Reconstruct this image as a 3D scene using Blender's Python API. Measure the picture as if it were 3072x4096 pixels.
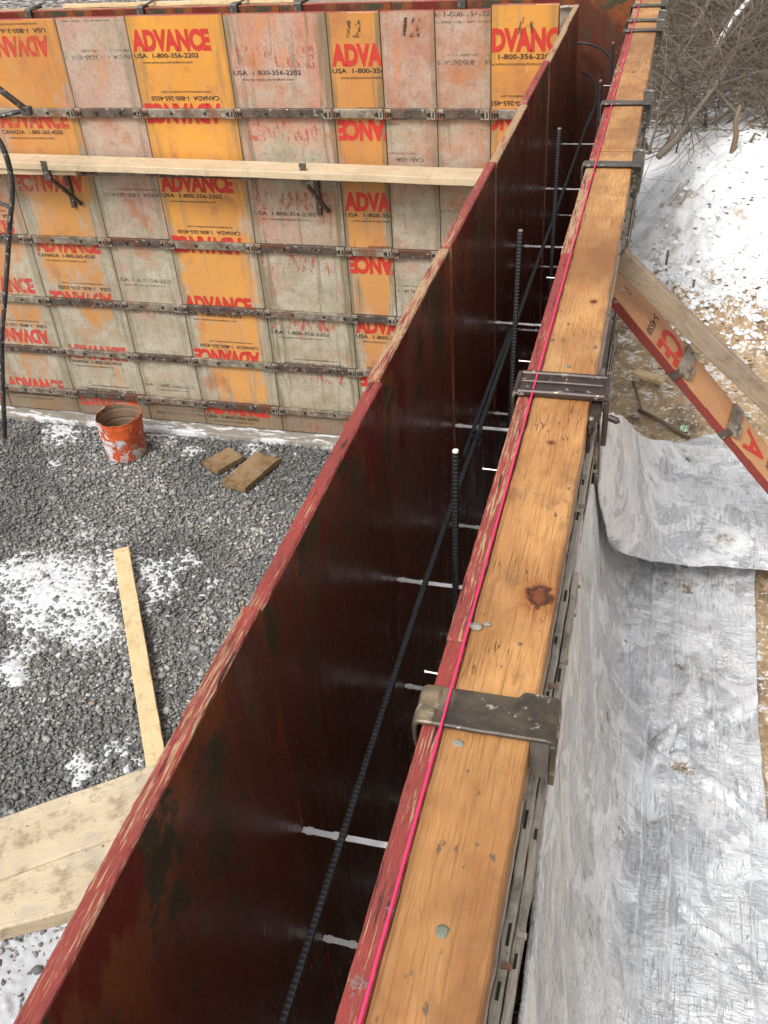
import bpy, bmesh, math, random
import numpy as np
from mathutils import Vector, Matrix, noise

# ---------------------------------------------------------------- camera, sky, sun, exposure
sc = bpy.context.scene
for o in list(bpy.data.objects): bpy.data.objects.remove(o)
COL = sc.collection
cam_d = bpy.data.cameras.new("camera"); cam = bpy.data.objects.new("camera", cam_d); COL.objects.link(cam)
sc.camera = cam
cam_d.sensor_fit = 'VERTICAL'; cam_d.sensor_height = 24.0; cam_d.lens = 24.0 * 3807.14 / 4096
cam_d.clip_start = 0.05; cam_d.clip_end = 400
RX = (0.9647443793435321, 0.2554822545144656, -0.06322262374553113)
FW = (-0.24155240572620312, 0.7641266429755624, -0.5981328521179733)
UP = (-0.10450223831548751, 0.5923168840435865, 0.7988992371156389)
M = Matrix(((RX[0], UP[0], -FW[0], 0.4369), (RX[1], UP[1], -FW[1], -1.4339), (RX[2], UP[2], -FW[2], 0.8207), (0, 0, 0, 1)))
cam.matrix_world = M

SUN_EL, SUN_AZ = 52, 200          # azimuth measured clockwise from +Y
w = bpy.data.worlds.new("World"); sc.world = w; w.use_nodes = True
nt = w.node_tree; bg = nt.nodes["Background"]
sky = nt.nodes.new("ShaderNodeTexSky"); sky.sky_type = 'NISHITA'; sky.sun_disc = False
sky.sun_elevation = math.radians(SUN_EL); sky.sun_rotation = math.radians(SUN_AZ)
sky.air_density = 1.0; sky.dust_density = 5.0; sky.ozone_density = 1.0
hs = nt.nodes.new("ShaderNodeHueSaturation"); hs.inputs['Saturation'].default_value = 0.12
nt.links.new(sky.outputs[0], hs.inputs['Color']); nt.links.new(hs.outputs[0], bg.inputs[0])
bg.inputs[1].default_value = 0.15
sd = bpy.data.lights.new("sun", 'SUN'); sun = bpy.data.objects.new("sun", sd); COL.objects.link(sun)
sd.energy = 1.5; sd.angle = math.radians(16); sd.color = (1, 0.97, 0.92)
az = math.radians(SUN_AZ); el = math.radians(SUN_EL)
sdir = Vector((math.sin(az) * math.cos(el), math.cos(az) * math.cos(el), math.sin(el)))
sun.rotation_euler = (-sdir).to_track_quat('-Z', 'Y').to_euler()
sun.location = (0, 0, 8)
sc.view_settings.view_transform = 'Standard'; sc.view_settings.look = 'None'
sc.view_settings.exposure = 0.44; sc.view_settings.gamma = 1.0
try:
    sc.cycles.max_bounces = 8; sc.cycles.diffuse_bounces = 4; sc.cycles.transparent_max_bounces = 12
except Exception: pass

# ---------------------------------------------------------------- fitted dimensions (metres)
U = 0.6096; TP = 0.0246; W = 0.2472; H = 2.4915
YW = 3.5552                     # outer face of the far inner form
LV = [-0.4755, -0.80, -1.2232, -1.6368, -2.0031, -2.3232]   # strap levels
ZG = -2.53                      # gravel
ZR = -1.28                      # ground on the right
rnd = random.Random(7)

# ---------------------------------------------------------------- object helpers
def link(name, me, parent=None, loc=None):
    o = bpy.data.objects.new(name, me); COL.objects.link(o)
    if parent is not None: o.parent = parent
    if loc is not None: o.location = loc
    return o
def tag(o, label=None, cat=None, group=None, kind=None):
    if label: o['label'] = label
    if cat: o['category'] = cat
    if group: o['group'] = group
    if kind: o['kind'] = kind
    return o
def thing(name, loc, label, cat, group=None, mat=None):
    o = bpy.data.objects.new(name, None); COL.objects.link(o)
    o.empty_display_size = 0.1
    if mat is not None: o.matrix_world = mat
    else: o.location = loc
    return tag(o, label, cat, group)
class MB:
    """collects faces; verts given in world (or thing-local) coordinates"""
    def __init__(s): s.v = []; s.f = []; s.m = []
    def add(s, V, F, mi=0):
        b = len(s.v); s.v += [tuple(p) for p in V]; s.f += [tuple(i + b for i in f) for f in F]
        s.m += (mi if isinstance(mi, list) else [mi] * len(F)); return s
    def box(s, x0, x1, y0, y1, z0, z1, mi=0, bev=0.0):
        V, F = gridbox([x0, x1], [y0, y1], [z0, z1], bev); return s.add(V, F, mi)
    def tube(s, pts, r, n=8, mi=0, cap=True):
        pts = [Vector(p) for p in pts]; m = len(pts); rr = r if isinstance(r, (list, tuple)) else [r] * m
        V = []; F = []; prev = None
        for i, p in enumerate(pts):
            t = (pts[min(i + 1, m - 1)] - pts[max(i - 1, 0)]).normalized()
            if prev is None:
                a = t.orthogonal().normalized()
            else:
                a = (prev - t * prev.dot(t)).normalized()
            prev = a; b = t.cross(a)
            for k in range(n):
                an = 2 * math.pi * k / n
                V.append(p + (a * math.cos(an) + b * math.sin(an)) * rr[i])
        for i in range(m - 1):
            for k in range(n):
                k2 = (k + 1) % n
                F.append((i * n + k, i * n + k2, (i + 1) * n + k2, (i + 1) * n + k))
        if cap:
            F.append(tuple(range(n))[::-1]); F.append(tuple((m - 1) * n + k for k in range(n)))
        return s.add(V, F, mi)
    def build(s, name, mats, parent=None, origin=(0, 0, 0), smooth=False):
        ox, oy, oz = origin
        me = bpy.data.meshes.new(name)
        me.from_pydata([(x - ox, y - oy, z - oz) for x, y, z in s.v], [], s.f)
        if not isinstance(mats, (list, tuple)): mats = [mats]
        for m in mats: me.materials.append(m)
        if len(mats) > 1: me.polygons.foreach_set('material_index', s.m)
        if smooth: me.polygons.foreach_set('use_smooth', [True] * len(s.f))
        me.update()
        return link(name, me, parent)
def gridbox(xs, ys, zs, bev=0.0, amp=0.0, freq=20.0, seed=0.0, edge_amp=0.0):
    """surface of a box with the given grid lines, chamfered edges and noisy faces"""
    def aug(a):
        a = list(a)
        if bev > 0 and a[-1] - a[0] > 2.2 * bev:
            a = [a[0], a[0] + bev] + [q for q in a[1:-1] if a[0] + bev * 1.5 < q < a[-1] - bev * 1.5] + [a[-1] - bev, a[-1]]
        return a
    xs, ys, zs = aug(xs), aug(ys), aug(zs); N = (len(xs), len(ys), len(zs))
    A = (xs, ys, zs); idx = {}; V = []; F = []
    def vid(i, j, k):
        key = (i, j, k)
        if key in idx: return idx[key]
        p = [xs[i], ys[j], zs[k]]; ex = [i in (0, N[0] - 1), j in (0, N[1] - 1), k in (0, N[2] - 1)]
        if bev > 0 and sum(ex) >= 2:
            for a in range(3):
                if ex[a]: p[a] += (bev if key[a] == 0 else -bev) * 0.35
        if amp or edge_amp:
            q = Vector((p[0] * freq + seed, p[1] * freq, p[2] * freq))
            nv = noise.noise_vector(q); a_ = amp + (edge_amp if sum(ex) >= 2 else 0)
            for a in range(3):
                p[a] += nv[a] * a_
        idx[key] = len(V); V.append(tuple(p)); return idx[key]
    for i in (0, N[0] - 1):
        for j in range(N[1] - 1):
            for k in range(N[2] - 1):
                q = (vid(i, j, k), vid(i, j + 1, k), vid(i, j + 1, k + 1), vid(i, j, k + 1))
                F.append(q if i else q[::-1])
    for j in (0, N[1] - 1):
        for i in range(N[0] - 1):
            for k in range(N[2] - 1):
                q = (vid(i, j, k), vid(i + 1, j, k), vid(i + 1, j, k + 1), vid(i, j, k + 1))
                F.append(q[::-1] if j else q)
    for k in (0, N[2] - 1):
        for i in range(N[0] - 1):
            for j in range(N[1] - 1):
                q = (vid(i, j, k), vid(i + 1, j, k), vid(i + 1, j + 1, k), vid(i, j + 1, k))
                F.append(q if k else q[::-1])
    return V, F
def lin(a, b, step):
    n = max(1, int(round(abs(b - a) / step))); return [a + (b - a) * i / n for i in range(n + 1)]
def copy_tree(o, parent=None):
    c = o.copy(); COL.objects.link(c)
    if parent is not None: c.parent = parent
    for ch in list(o.children): copy_tree(ch, c)
    return c

# ---------------------------------------------------------------- material helpers
class Mat:
    def __init__(s, name):
        s.m = bpy.data.materials.new(name); s.m.use_nodes = True; s.t = s.m.node_tree
        s.b = s.t.nodes["Principled BSDF"]; s.out = s.t.nodes["Material Output"]
        s.tc = s.t.nodes.new("ShaderNodeTexCoord").outputs['Object']
    def n(s, ty): return s.t.nodes.new(ty)
    def L(s, a, b): s.t.links.new(a, b)
    def map(s, scale=(1, 1, 1), loc=(0, 0, 0), src=None):
        m = s.n("ShaderNodeMapping"); m.inputs['Scale'].default_value = scale; m.inputs['Location'].default_value = loc
        s.L(src or s.tc, m.inputs[0]); return m.outputs[0]
    def noise(s, sc_=5, vec=None, det=5, rough=0.6, dist=0.0, scale=(1, 1, 1), loc=(0, 0, 0)):
        m = s.n("ShaderNodeTexNoise"); m.inputs['Scale'].default_value = sc_; m.inputs['Detail'].default_value = det
        m.inputs['Roughness'].default_value = rough; m.inputs['Distortion'].default_value = dist
        s.L(vec if vec is not None else s.map(scale, loc), m.inputs['Vector']); return m.outputs['Fac']
    def vor(s, sc_=5, feat='F1', scale=(1, 1, 1), loc=(0, 0, 0), vec=None, out='Distance'):
        m = s.n("ShaderNodeTexVoronoi"); m.feature = feat; m.inputs['Scale'].default_value = sc_
        s.L(vec if vec is not None else s.map(scale, loc), m.inputs['Vector']); return m.outputs[out]
    def ramp(s, fac, a, b, c0=(0, 0, 0), c1=(1, 1, 1), mid=None):
        m = s.n("ShaderNodeValToRGB"); e = m.color_ramp.elements
        e[0].position = a; e[1].position = b
        e[0].color = (*c0, 1); e[1].color = (*c1, 1)
        if mid: q = e.new(mid[0]); q.color = (*mid[1], 1)
        s.L(fac, m.inputs[0]); return m.outputs[0]
    def mix(s, fac, a, b, mode='MIX'):
        m = s.n("ShaderNodeMix"); m.data_type = 'RGBA'; m.blend_type = mode
        for sock, val in ((m.inputs[0], fac), (m.inputs[6], a), (m.inputs[7], b)):
            if isinstance(val, (int, float)): sock.default_value = val
            elif isinstance(val, tuple): sock.default_value = (*val, 1)
            else: s.L(val, sock)
        return m.outputs[2]
    def math(s, op, a, b=0.0, c=None, clamp=False):
        m = s.n("ShaderNodeMath"); m.operation = op; m.use_clamp = clamp
        for i, val in enumerate((a, b, c)):
            if val is None: continue
            if isinstance(val, (int, float)): m.inputs[i].default_value = val
            else: s.L(val, m.inputs[i])
        return m.outputs[0]
    def sep(s, src=None):
        m = s.n("ShaderNodeSeparateXYZ"); s.L(src or s.tc, m.inputs[0]); return m.outputs
    def bump(s, h, strength=0.5, dist=0.002):
        m = s.n("ShaderNodeBump"); m.inputs['Strength'].default_value = strength; m.inputs['Distance'].default_value = dist
        s.L(h, m.inputs['Height']); s.L(m.outputs[0], s.b.inputs['Normal']); return m
    def set(s, color=None, rough=None, metal=None, spec=None):
        for key, val in (('Base Color', color), ('Roughness', rough), ('Metallic', metal), ('Specular IOR Level', spec)):
            if val is None: continue
            i = s.b.inputs[key]
            if isinstance(val, tuple): i.default_value = (*val, 1)
            elif isinstance(val, (int, float)): i.default_value = val
            else: s.L(val, i)
        return s.m

def mat_red_edge(seed=0.0, bare=0.5):
    """worn red paint on plywood edge; grain along Y"""
    m = Mat("red_painted_edge")
    fib = m.noise(1, scale=(330, 15, 330), loc=(seed, seed, 0), det=6, rough=.7)
    fine = m.noise(1, scale=(800, 60, 800), loc=(seed, 0, 0), det=3)
    blot = m.noise(7, loc=(seed, 3, 0), det=5)
    big = m.noise(2.2, loc=(seed, 8, 0), det=3)
    red = m.mix(m.ramp(blot, .35, .68), (.30, .042, .036), (.15, .038, .03))
    red = m.mix(m.ramp(fine, .4, .75), red, (.34, .075, .06))
    wood = m.mix(m.ramp(fine, .35, .65), (.50, .34, .19), (.28, .17, .09))
    k = m.math('ADD', fib, m.math('MULTIPLY', m.math('SUBTRACT', big, .5), .7))
    c = m.mix(m.ramp(k, bare + .085, bare + .12), red, wood)
    crack = m.noise(1, scale=(150, 9, 150), loc=(seed + 4, 2, 0), det=4)
    c = m.mix(m.ramp(crack, .62, .66), c, (.06, .02, .018))
    gr = m.noise(9, loc=(seed + 20, 0, 0), det=8, rough=.72)
    c = m.mix(m.ramp(gr, .61, .65), c, m.mix(m.noise(90), (.13, .115, .10), (.30, .28, .26)))
    h = m.math('ADD', m.math('MULTIPLY', fib, .8), m.math('ADD', m.math('MULTIPLY', fine, .25), m.math('MULTIPLY', m.ramp(gr, .6, .68), .6)))
    m.bump(h, .75, .004)
    return m.set(c, m.ramp(blot, .3, .7, (.5,) * 3, (.75,) * 3), 0, .35)
def mat_inner_face(seed=0.0, tone=1.0):
    """dark, oiled, wet concrete side of the ply; grain along Z"""
    m = Mat("oiled_form_face")
    s = m.sep()
    gr = m.noise(1, scale=(60, 60, 3.2), loc=(seed, 0, 0), det=7, rough=.7)
    big = m.noise(2.3, loc=(seed, seed, 2), det=5, rough=.65, scale=(1, 1, .7))
    pat = m.noise(5.5, loc=(seed + 5, 0, 2), det=8, rough=.68, scale=(1, 1, .55))
    c = m.mix(m.ramp(big, .3, .7), (.165 * tone, .050 * tone, .034 * tone), (.110 * tone, .046 * tone, .030 * tone))
    c = m.mix(m.ramp(gr, .45, .7), c, (.17 * tone, .058 * tone, .034 * tone))
    # olive cement film and rust orange blotches, strongest close to the top edge
    top = m.math('ADD', pat, m.math('MULTIPLY', m.math('ADD', s[2], 0.1), .22))
    c = m.mix(m.ramp(top, .54, .60), c, (.085, .058, .03))
    rus = m.noise(7, loc=(seed + 9, 4, 1), det=6, scale=(1, 1, .5))
    tr = m.math('ADD', rus, m.math('MULTIPLY', m.math('ADD', s[2], .05), .5))
    c = m.mix(m.ramp(tr, .47, .57), c, (.22, .07, .026))
    tr2 = m.math('ADD', m.noise(9, loc=(seed + 13, 1, 1), det=8, rough=.7), m.math('MULTIPLY', s[2], .3))
    c = m.mix(m.ramp(tr2, .52, .56), c, (.060, .052, .030))
    red = m.math('ADD', m.noise(4, loc=(seed + 29, 1, 7), det=6, rough=.6, scale=(1, 1, .5)), m.math('MULTIPLY', s[2], .3))
    c = m.mix(m.ramp(red, .53, .56), c, (.15, .026, .018))
    lite = m.noise(3, loc=(seed + 17, 1, 1), det=7, scale=(1, 1, .3))
    c = m.mix(m.math('MULTIPLY', m.ramp(lite, .62, .78), .7), c, (.21, .19, .15))
    sf = m.math('ABSOLUTE', m.math('SUBTRACT', m.noise(1, scale=(9, 9, 5), loc=(seed + 71, 0, 0), det=3, dist=.8), .5)); sm = m.math('MULTIPLY', m.ramp(sf, .001, .004, (1,) * 3, (0,) * 3), m.ramp(m.noise(4, loc=(seed + 77, 2, 0), det=3), .56, .62)); c = m.mix(m.math('MULTIPLY', sm, .7), c, (.34, .22, .12))
    hl = m.vor(9, loc=(seed, 2, 2)); c = m.mix(m.ramp(hl, .035, .06, (1,) * 3, (0,) * 3), c, (.02, .012, .01))
    m.bump(m.math('ADD', m.math('ADD', gr, m.math('MULTIPLY', m.ramp(tr2, .545, .59), 1.2)), m.math('MULTIPLY', m.noise(130, det=4), .35)), .35, .002)
    return m.set(c, m.ramp(pat, .35, .65, (.15,) * 3, (.40,) * 3), 0, .45)
def mat_rust(name="rusty_steel", a=(.075, .055, .045), b=(.20, .16, .12), c2=(.16, .065, .03), seed=0.0, rough=.55, s=1.0):
    m = Mat(name)
    n1 = m.noise(14 * s, loc=(seed, 1, 2), det=7, rough=.7); n2 = m.noise(45 * s, loc=(seed, 5, 2), det=5); n3 = m.noise(7 * s, loc=(seed + 3, 5, 2), det=6)
    c = m.mix(m.ramp(n1, .40, .62), a, b); c = m.mix(m.ramp(n3, .54, .62), c, c2)
    c = m.mix(m.ramp(n2, .60, .66), c, (.42, .38, .32))
    m.bump(m.math('ADD', n1, m.math('MULTIPLY', n2, .4)), .5, .002)
    return m.set(c, rough, .35, .5)
def mat_wood(name, a, b, dark, axis=1, seed=0.0, grain=1.0, stain=.6, rough=.6, knots=()):
    m = Mat(name)
    if axis == 0: sc1 = (2.2, 55, 55); sc2 = (14, 420, 420)
    elif axis == 1: sc1 = (55, 2.2, 55); sc2 = (420, 14, 420)
    else: sc1 = (55, 55, 2.2); sc2 = (420, 420, 14)
    g1 = m.noise(1, scale=sc1, loc=(seed, seed, seed), det=5, rough=.55, dist=1.1)
    g2 = m.noise(1, scale=sc2, loc=(seed, 0, 0), det=4, rough=.7)
    big = m.noise(4.5, loc=(seed, 0, 0), det=5, rough=.6); blot = m.noise(16, loc=(seed + 7, 0, 0), det=7, rough=.72)
    wv = m.math('FRACT', m.math('MULTIPLY', g1, 9.0)); wl = m.math('ABSOLUTE', m.math('SUBTRACT', wv, .5))
    c = m.mix(m.ramp(big, .3, .7), a, b)
    c = m.mix(m.math('MULTIPLY', m.ramp(wl, .30, .5), .40 * grain), c, dark)
    c = m.mix(m.math('MULTIPLY', m.ramp(g2, .5, .72), .5 * grain), c, dark)
    c = m.mix(m.math('MULTIPLY', m.ramp(blot, .51, .66), stain * .8), c, tuple(x * .62 for x in dark)); g3 = m.noise(7, loc=(seed + 17, 0, 0), det=7, rough=.7); c = m.mix(m.math('MULTIPLY', m.ramp(g3, .52, .66), stain * .5), c, (.30, .29, .27))
    pt = m.noise(75, loc=(seed + 3, 0, 0), det=3, scale=(1, .5, 1) if axis == 1 else (1, 1, 1))
    c = m.mix(m.math('MULTIPLY', m.ramp(pt, .66, .71), stain), c, tuple(x * .3 for x in dark))
    m.bump(m.math('ADD', m.math('MULTIPLY', g2, .8), m.math('MULTIPLY', wl, .6)), .45, .0025)
    return m.set(c, rough, 0, .3)
def simple(name, col, rough=.6, metal=0.0, spec=.4, var=.25, ns=30.0, bump=.2):
    m = Mat(name); n = m.noise(ns, det=5)
    c = m.mix(n, tuple(x * (1 - var) for x in col), tuple(min(1, x * (1 + var)) for x in col))
    if bump: m.bump(n, bump, .002)
    return m.set(c, rough, metal, spec)

def mat_panel(seed, cov, pink, orange=(.74, .33, .028), width=.5, xc=.25, grime=0.5, low=0.25, dull=0.0):
    """weathered overlay board: orange film under a patchy coat of cement. x across the panel, z from the top (0) down"""
    m = Mat("weathered_overlay"); s = m.sep(); x, z = s[0], s[2]
    st = m.noise(1, scale=(26, 26, 1.6), loc=(seed, 0, seed), det=6, rough=.65)       # vertical runs
    fb = m.noise(6, loc=(seed, 3, 0), det=8, rough=.68)
    big = m.noise(1.7, loc=(seed + 2, 3, 0), det=4)
    fine = m.noise(70, loc=(seed, 1, 0), det=5, rough=.7)
    # distance from the panel's middle -> more cement near the joints
    ed = m.math('ABSOLUTE', m.math('SUBTRACT', x, xc)); ed = m.math('DIVIDE', ed, width * .5)
    ed = m.math('POWER', ed, 3.4)
    v = m.math('ADD', m.math('MULTIPLY', st, .55), m.math('MULTIPLY', fb, .6))
    v = m.math('ADD', v, m.math('MULTIPLY', m.math('SUBTRACT', big, .5), .5))
    zz = m.math('MULTIPLY', z, -1.0)
    v = m.math('ADD', v, m.math('MULTIPLY', ed, m.math('ADD', .05, m.math('MULTIPLY', zz, .20))))
    v = m.math('ADD', v, m.math('MULTIPLY', zz, low * .3))
    v = m.math('ADD', v, cov - .35)
    om = m.mix(m.ramp(big, .35, .65), orange, tuple(q * f for q, f in zip(orange, (.82, .74, .9))))
    om = m.mix(m.math('MULTIPLY', m.ramp(m.noise(11, loc=(seed + 3, 0, 0), det=8, rough=.7), .55, .68), .5 + dull * .4), om, (.36, .19, .07))
    om = m.mix(m.math('MULTIPLY', m.ramp(st, .58, .68), .55), om, (.50, .36, .22))
    hz = m.math('MULTIPLY', m.math('ADD', m.math('MULTIPLY', zz, .32), m.math('MULTIPLY', m.math('SUBTRACT', fb, .5), 1.2)), 1.0, clamp=True); om = m.mix(m.math('MULTIPLY', hz, .75), om, (.45, .25, .13))
    pk = m.mix(m.ramp(m.noise(5, loc=(seed + 8, 0, 0), det=7, rough=.65), .36, .58), (.43, .31, .245), pink)
    gy = m.mix(m.ramp(fb, .4, .62), (.31, .265, .185), (.42, .375, .295))
    gw = m.math('ADD', m.noise(3.3, loc=(seed + 11, 0, 0), det=7, rough=.7), m.math('MULTIPLY', zz, .14))
    cem = m.mix(m.ramp(gw, .54, .70), pk, gy)
    cem = m.mix(m.math('MULTIPLY', m.ramp(fine, .52, .62), .5), cem, (.17, .14, .10)); mid = m.noise(19, loc=(seed + 61, 0, 0), det=7, rough=.75); cem = m.mix(m.math('MULTIPLY', m.ramp(mid, .54, .64), .55), cem, (.19, .15, .105)); cem = m.mix(m.math('MULTIPLY', m.ramp(mid, .30, .42, (1,) * 3, (0,) * 3), .5), cem, (.47, .44, .38))
    c = m.mix(m.ramp(v, .49, .64), om, cem)
    # bare rubbed spots showing rust orange through the cement
    sp = m.noise(4.2, loc=(seed + 31, 0, 4), det=7, rough=.62)
    c = m.mix(m.math('MULTIPLY', m.ramp(sp, .56, .66), .7), c, (.36, .135, .06))
    # olive runs next to the joints
    ol = m.math('ADD', st, m.math('MULTIPLY', ed, .22))
    c = m.mix(m.math('MULTIPLY', m.ramp(ol, .57, .70), grime), c, (.15, .125, .075))
    ws = m.noise(1, scale=(70, 70, 5), loc=(seed + 41, 0, 0), det=6, rough=.7)
    c = m.mix(m.math('MULTIPLY', m.ramp(ws, .62, .70), .55), c, (.46, .43, .37))
    sc_ = m.noise(1, scale=(34, 34, 30), loc=(seed + 51, 0, 0), det=8, rough=.8, dist=1.5)
    c = m.mix(m.math('MULTIPLY', m.ramp(sc_, .62, .66), .6), c, (.17, .12, .075))
    pt = m.vor(24, loc=(seed, 0, 0)); c = m.mix(m.ramp(pt, .04, .085, (1,) * 3, (0,) * 3), c, (.09, .05, .035))
    # the lowest inches are damp and dirty
    dz = m.math('ADD', zz, m.math('MULTIPLY', fb, .25))
    dm = m.n('ShaderNodeMapRange'); dm.inputs[1].default_value = 2.40; dm.inputs[2].default_value = 2.46; m.L(dz, dm.inputs[0])
    c = m.mix(m.math('MULTIPLY', dm.outputs[0], .75), c, (.15, .10, .06))
    h = m.math('ADD', m.math('MULTIPLY', fine, .5), m.math('MULTIPLY', m.ramp(v, .45, .7), 1.0))
    m.bump(h, .35, .0025)
    return m.set(c, m.ramp(v, .45, .6, (.42,) * 3, (.8,) * 3), 0, .35)
def mat_print(name, col, wear, seed):
    """ink that has flaked and been covered with cement: worn patches let the board show"""
    m = Mat(name)
    a = m.noise(1, scale=(40, 40, 9), loc=(seed, 2, 0), det=7, rough=.75); b = m.noise(120, det=3); d = m.noise(5, loc=(seed, 4, 0), det=4)
    v = m.math('ADD', m.math('MULTIPLY', a, .6), m.math('ADD', m.math('MULTIPLY', b, .2), m.math('MULTIPLY', d, .3)))
    al = m.ramp(v, wear - .03, wear + .06)
    c = m.mix(b, col, tuple(min(1, q * 1.35 + .01) for q in col))
    m.set(c, .6, 0, .3); m.L(al, m.b.inputs['Alpha']); return m.m

# ---------------------------------------------------------------- the ground
M_dirt = Mat("thawing_ground")
def _ground():
    m = M_dirt; s = m.sep()
    n1 = m.noise(2.1, det=6, rough=.6); n2 = m.noise(14, det=8, rough=.75, dist=.6); n3 = m.noise(60, det=5, rough=.7); n4 = m.noise(5, loc=(4, 4, 4), det=6, rough=.7)
    dirt = m.mix(m.ramp(n2, .35, .65), (.30, .195, .10), (.66, .48, .29)); dirt = m.mix(m.ramp(n4, .52, .64), dirt, (.15, .11, .07))
    dirt = m.mix(m.ramp(n3, .55, .66), dirt, (.66, .58, .46))
    snow = m.mix(m.ramp(n2, .45, .8), (.90, .91, .93), (.72, .71, .69))
    leaf = m.mix(m.ramp(n3, .4, .6), (.075, .055, .038), (.16, .12, .085)); leaf = m.mix(m.ramp(n2, .50, .60), leaf, (.60, .62, .66))
    # share of snow grows away from the wall (y), bank is clean, woods behind are leaf litter with snow
    y = m.math('ADD', s[1], m.math('MULTIPLY', m.math('SUBTRACT', n1, .5), 1.6))
    f1 = m.ramp(m.math('MULTIPLY', m.math('SUBTRACT', y, 2.75), .8), .05, .95)      # melt -> snow
    thr = m.math('ADD', m.math('MULTIPLY', m.math('ADD', m.math('MULTIPLY', n2, .55), m.math('MULTIPLY', n3, .45)), 1.0), m.math('SUBTRACT', m.math('MULTIPLY', f1, .23), .02))
    c = m.mix(m.ramp(thr, .512, .55), dirt, m.mix(m.math('MULTIPLY', m.ramp(m.noise(3.4, loc=(9, 2, 0), det=8, rough=.7, dist=1.0), .57, .63), .75), snow, (.40, .30, .19)))
    f2 = m.ramp(m.math('MULTIPLY', m.math('SUBTRACT', y, 4.9), .5), .2, .8)
    c = m.mix(f2, c, leaf)
    h = m.math('ADD', m.math('MULTIPLY', n2, 1.0), m.math('MULTIPLY', n3, .6))
    m.bump(h, .8, .018); return m.set(c, m.ramp(n2, .4, .6, (.45,) * 3, (.85,) * 3), 0, .35)
_ground()
def fbm(x, y, z=0.0, o=4):
    a = 0; f = 1; am = .5
    for _ in range(o):
        a += am * noise.noise(Vector((x * f, y * f, z + f))); f *= 2.03; am *= .5
    return a
def sstep(a, b, x):
    t = min(1, max(0, (x - a) / (b - a))); return t * t * (3 - 2 * t)
def ground_z(x, y):
    if -9 < x < 0.29 and -9 < y < 3.95: return -2.62
    z = ZR
    cr = 4.25 - .22 * sstep(.4, 1.2, x) + .25 * fbm(x * 1.3, 3.1)            # crest line of the bank
    top = .10 + .42 * sstep(.30, .95, x) + .12 * sstep(1.0, 1.6, x) + .10 * fbm(x * 2.2, 7.7)
    b = sstep(cr - .95, cr - .05, y) * (1 - .75 * sstep(cr + .15, cr + 1.3, y))
    if x > -1: z += b * top
    rough = sstep(2.4, 3.2, y) * (1 - sstep(cr - .22, cr + .05, y))
    fr = 1.0 - .0 * rough
    z += .020 * fbm(x * 3, y * 3, 1) + .010 * fbm(x * 14, y * 14, 2)
    v = abs(noise.noise(Vector((x * 9, y * 9, 3.3)))); v2 = abs(noise.noise(Vector((x * 21, y * 21, 5.3))))
    z += rough * (.10 * v + .065 * v2 + .03 * abs(noise.noise(Vector((x * 40, y * 40, 1.3)))) + .06 * fbm(x * 5, y * 5, 8))
    z += (1 - rough) * .012 * v2 * (1 - sstep(cr - .4, cr, y) * .8)
    z += .25 * sstep(7, 12, y) * (1 + fbm(x * .5, y * .5)) + 4.5 * sstep(11, 45, y) + 1.5 * sstep(5, 30, x)
    return z
xs = sorted(set([-70, -45, -30, -20, -14, -9.01, -9, -5, -3, -1.5, -.6, .1, .2899, .291, .33, .37, .41] + [round(.45 + i * .02, 3) for i in range(92)] + [2.4, 2.6, 2.9, 3.3, 3.8, 4.5, 5.5, 7, 9, 12, 16, 22, 30, 45, 70]))
ys = sorted(set([-70, -45, -30, -20, -14, -9.01, -9, -6, -4, -3, -2] + [round(-1.4 + i * .05, 3) for i in range(40)] + [round(.6 + i * .02, 3) for i in range(250)] + [3.9499, 3.951] + [round(5.6 + i * .12, 3) for i in range(60)] + [13, 14, 15.5, 17, 19, 22, 26, 32, 40, 55, 75]))
V = [(x, y, ground_z(x, y)) for y in ys for x in xs]; nx = len(xs)
F = [(j * nx + i, j * nx + i + 1, (j + 1) * nx + i + 1, (j + 1) * nx + i) for j in range(len(ys) - 1) for i in range(nx - 1)]
g = MB().add(V, F); go = g.build("ground", M_dirt.m, smooth=True); tag(go, kind='structure')

M_snow = Mat("wet_snow")
_n = M_snow.noise(9, det=6, rough=.7); _n2 = M_snow.noise(60, det=5, rough=.7)
M_snow.bump(M_snow.math('ADD', _n, M_snow.math('MULTIPLY', _n2, .5)), .6, .008)
M_snow.set(M_snow.mix(M_snow.ramp(_n2, .55, .75), (.57, .58, .60), (.44, .44, .44)), .5, 0, .4)
M_snow.b.inputs['Subsurface Weight'].default_value = 0.0

M_snow2 = simple("loose_snow", (.86, .87, .89), .6, var=.08, ns=60, bump=.6)
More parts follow.
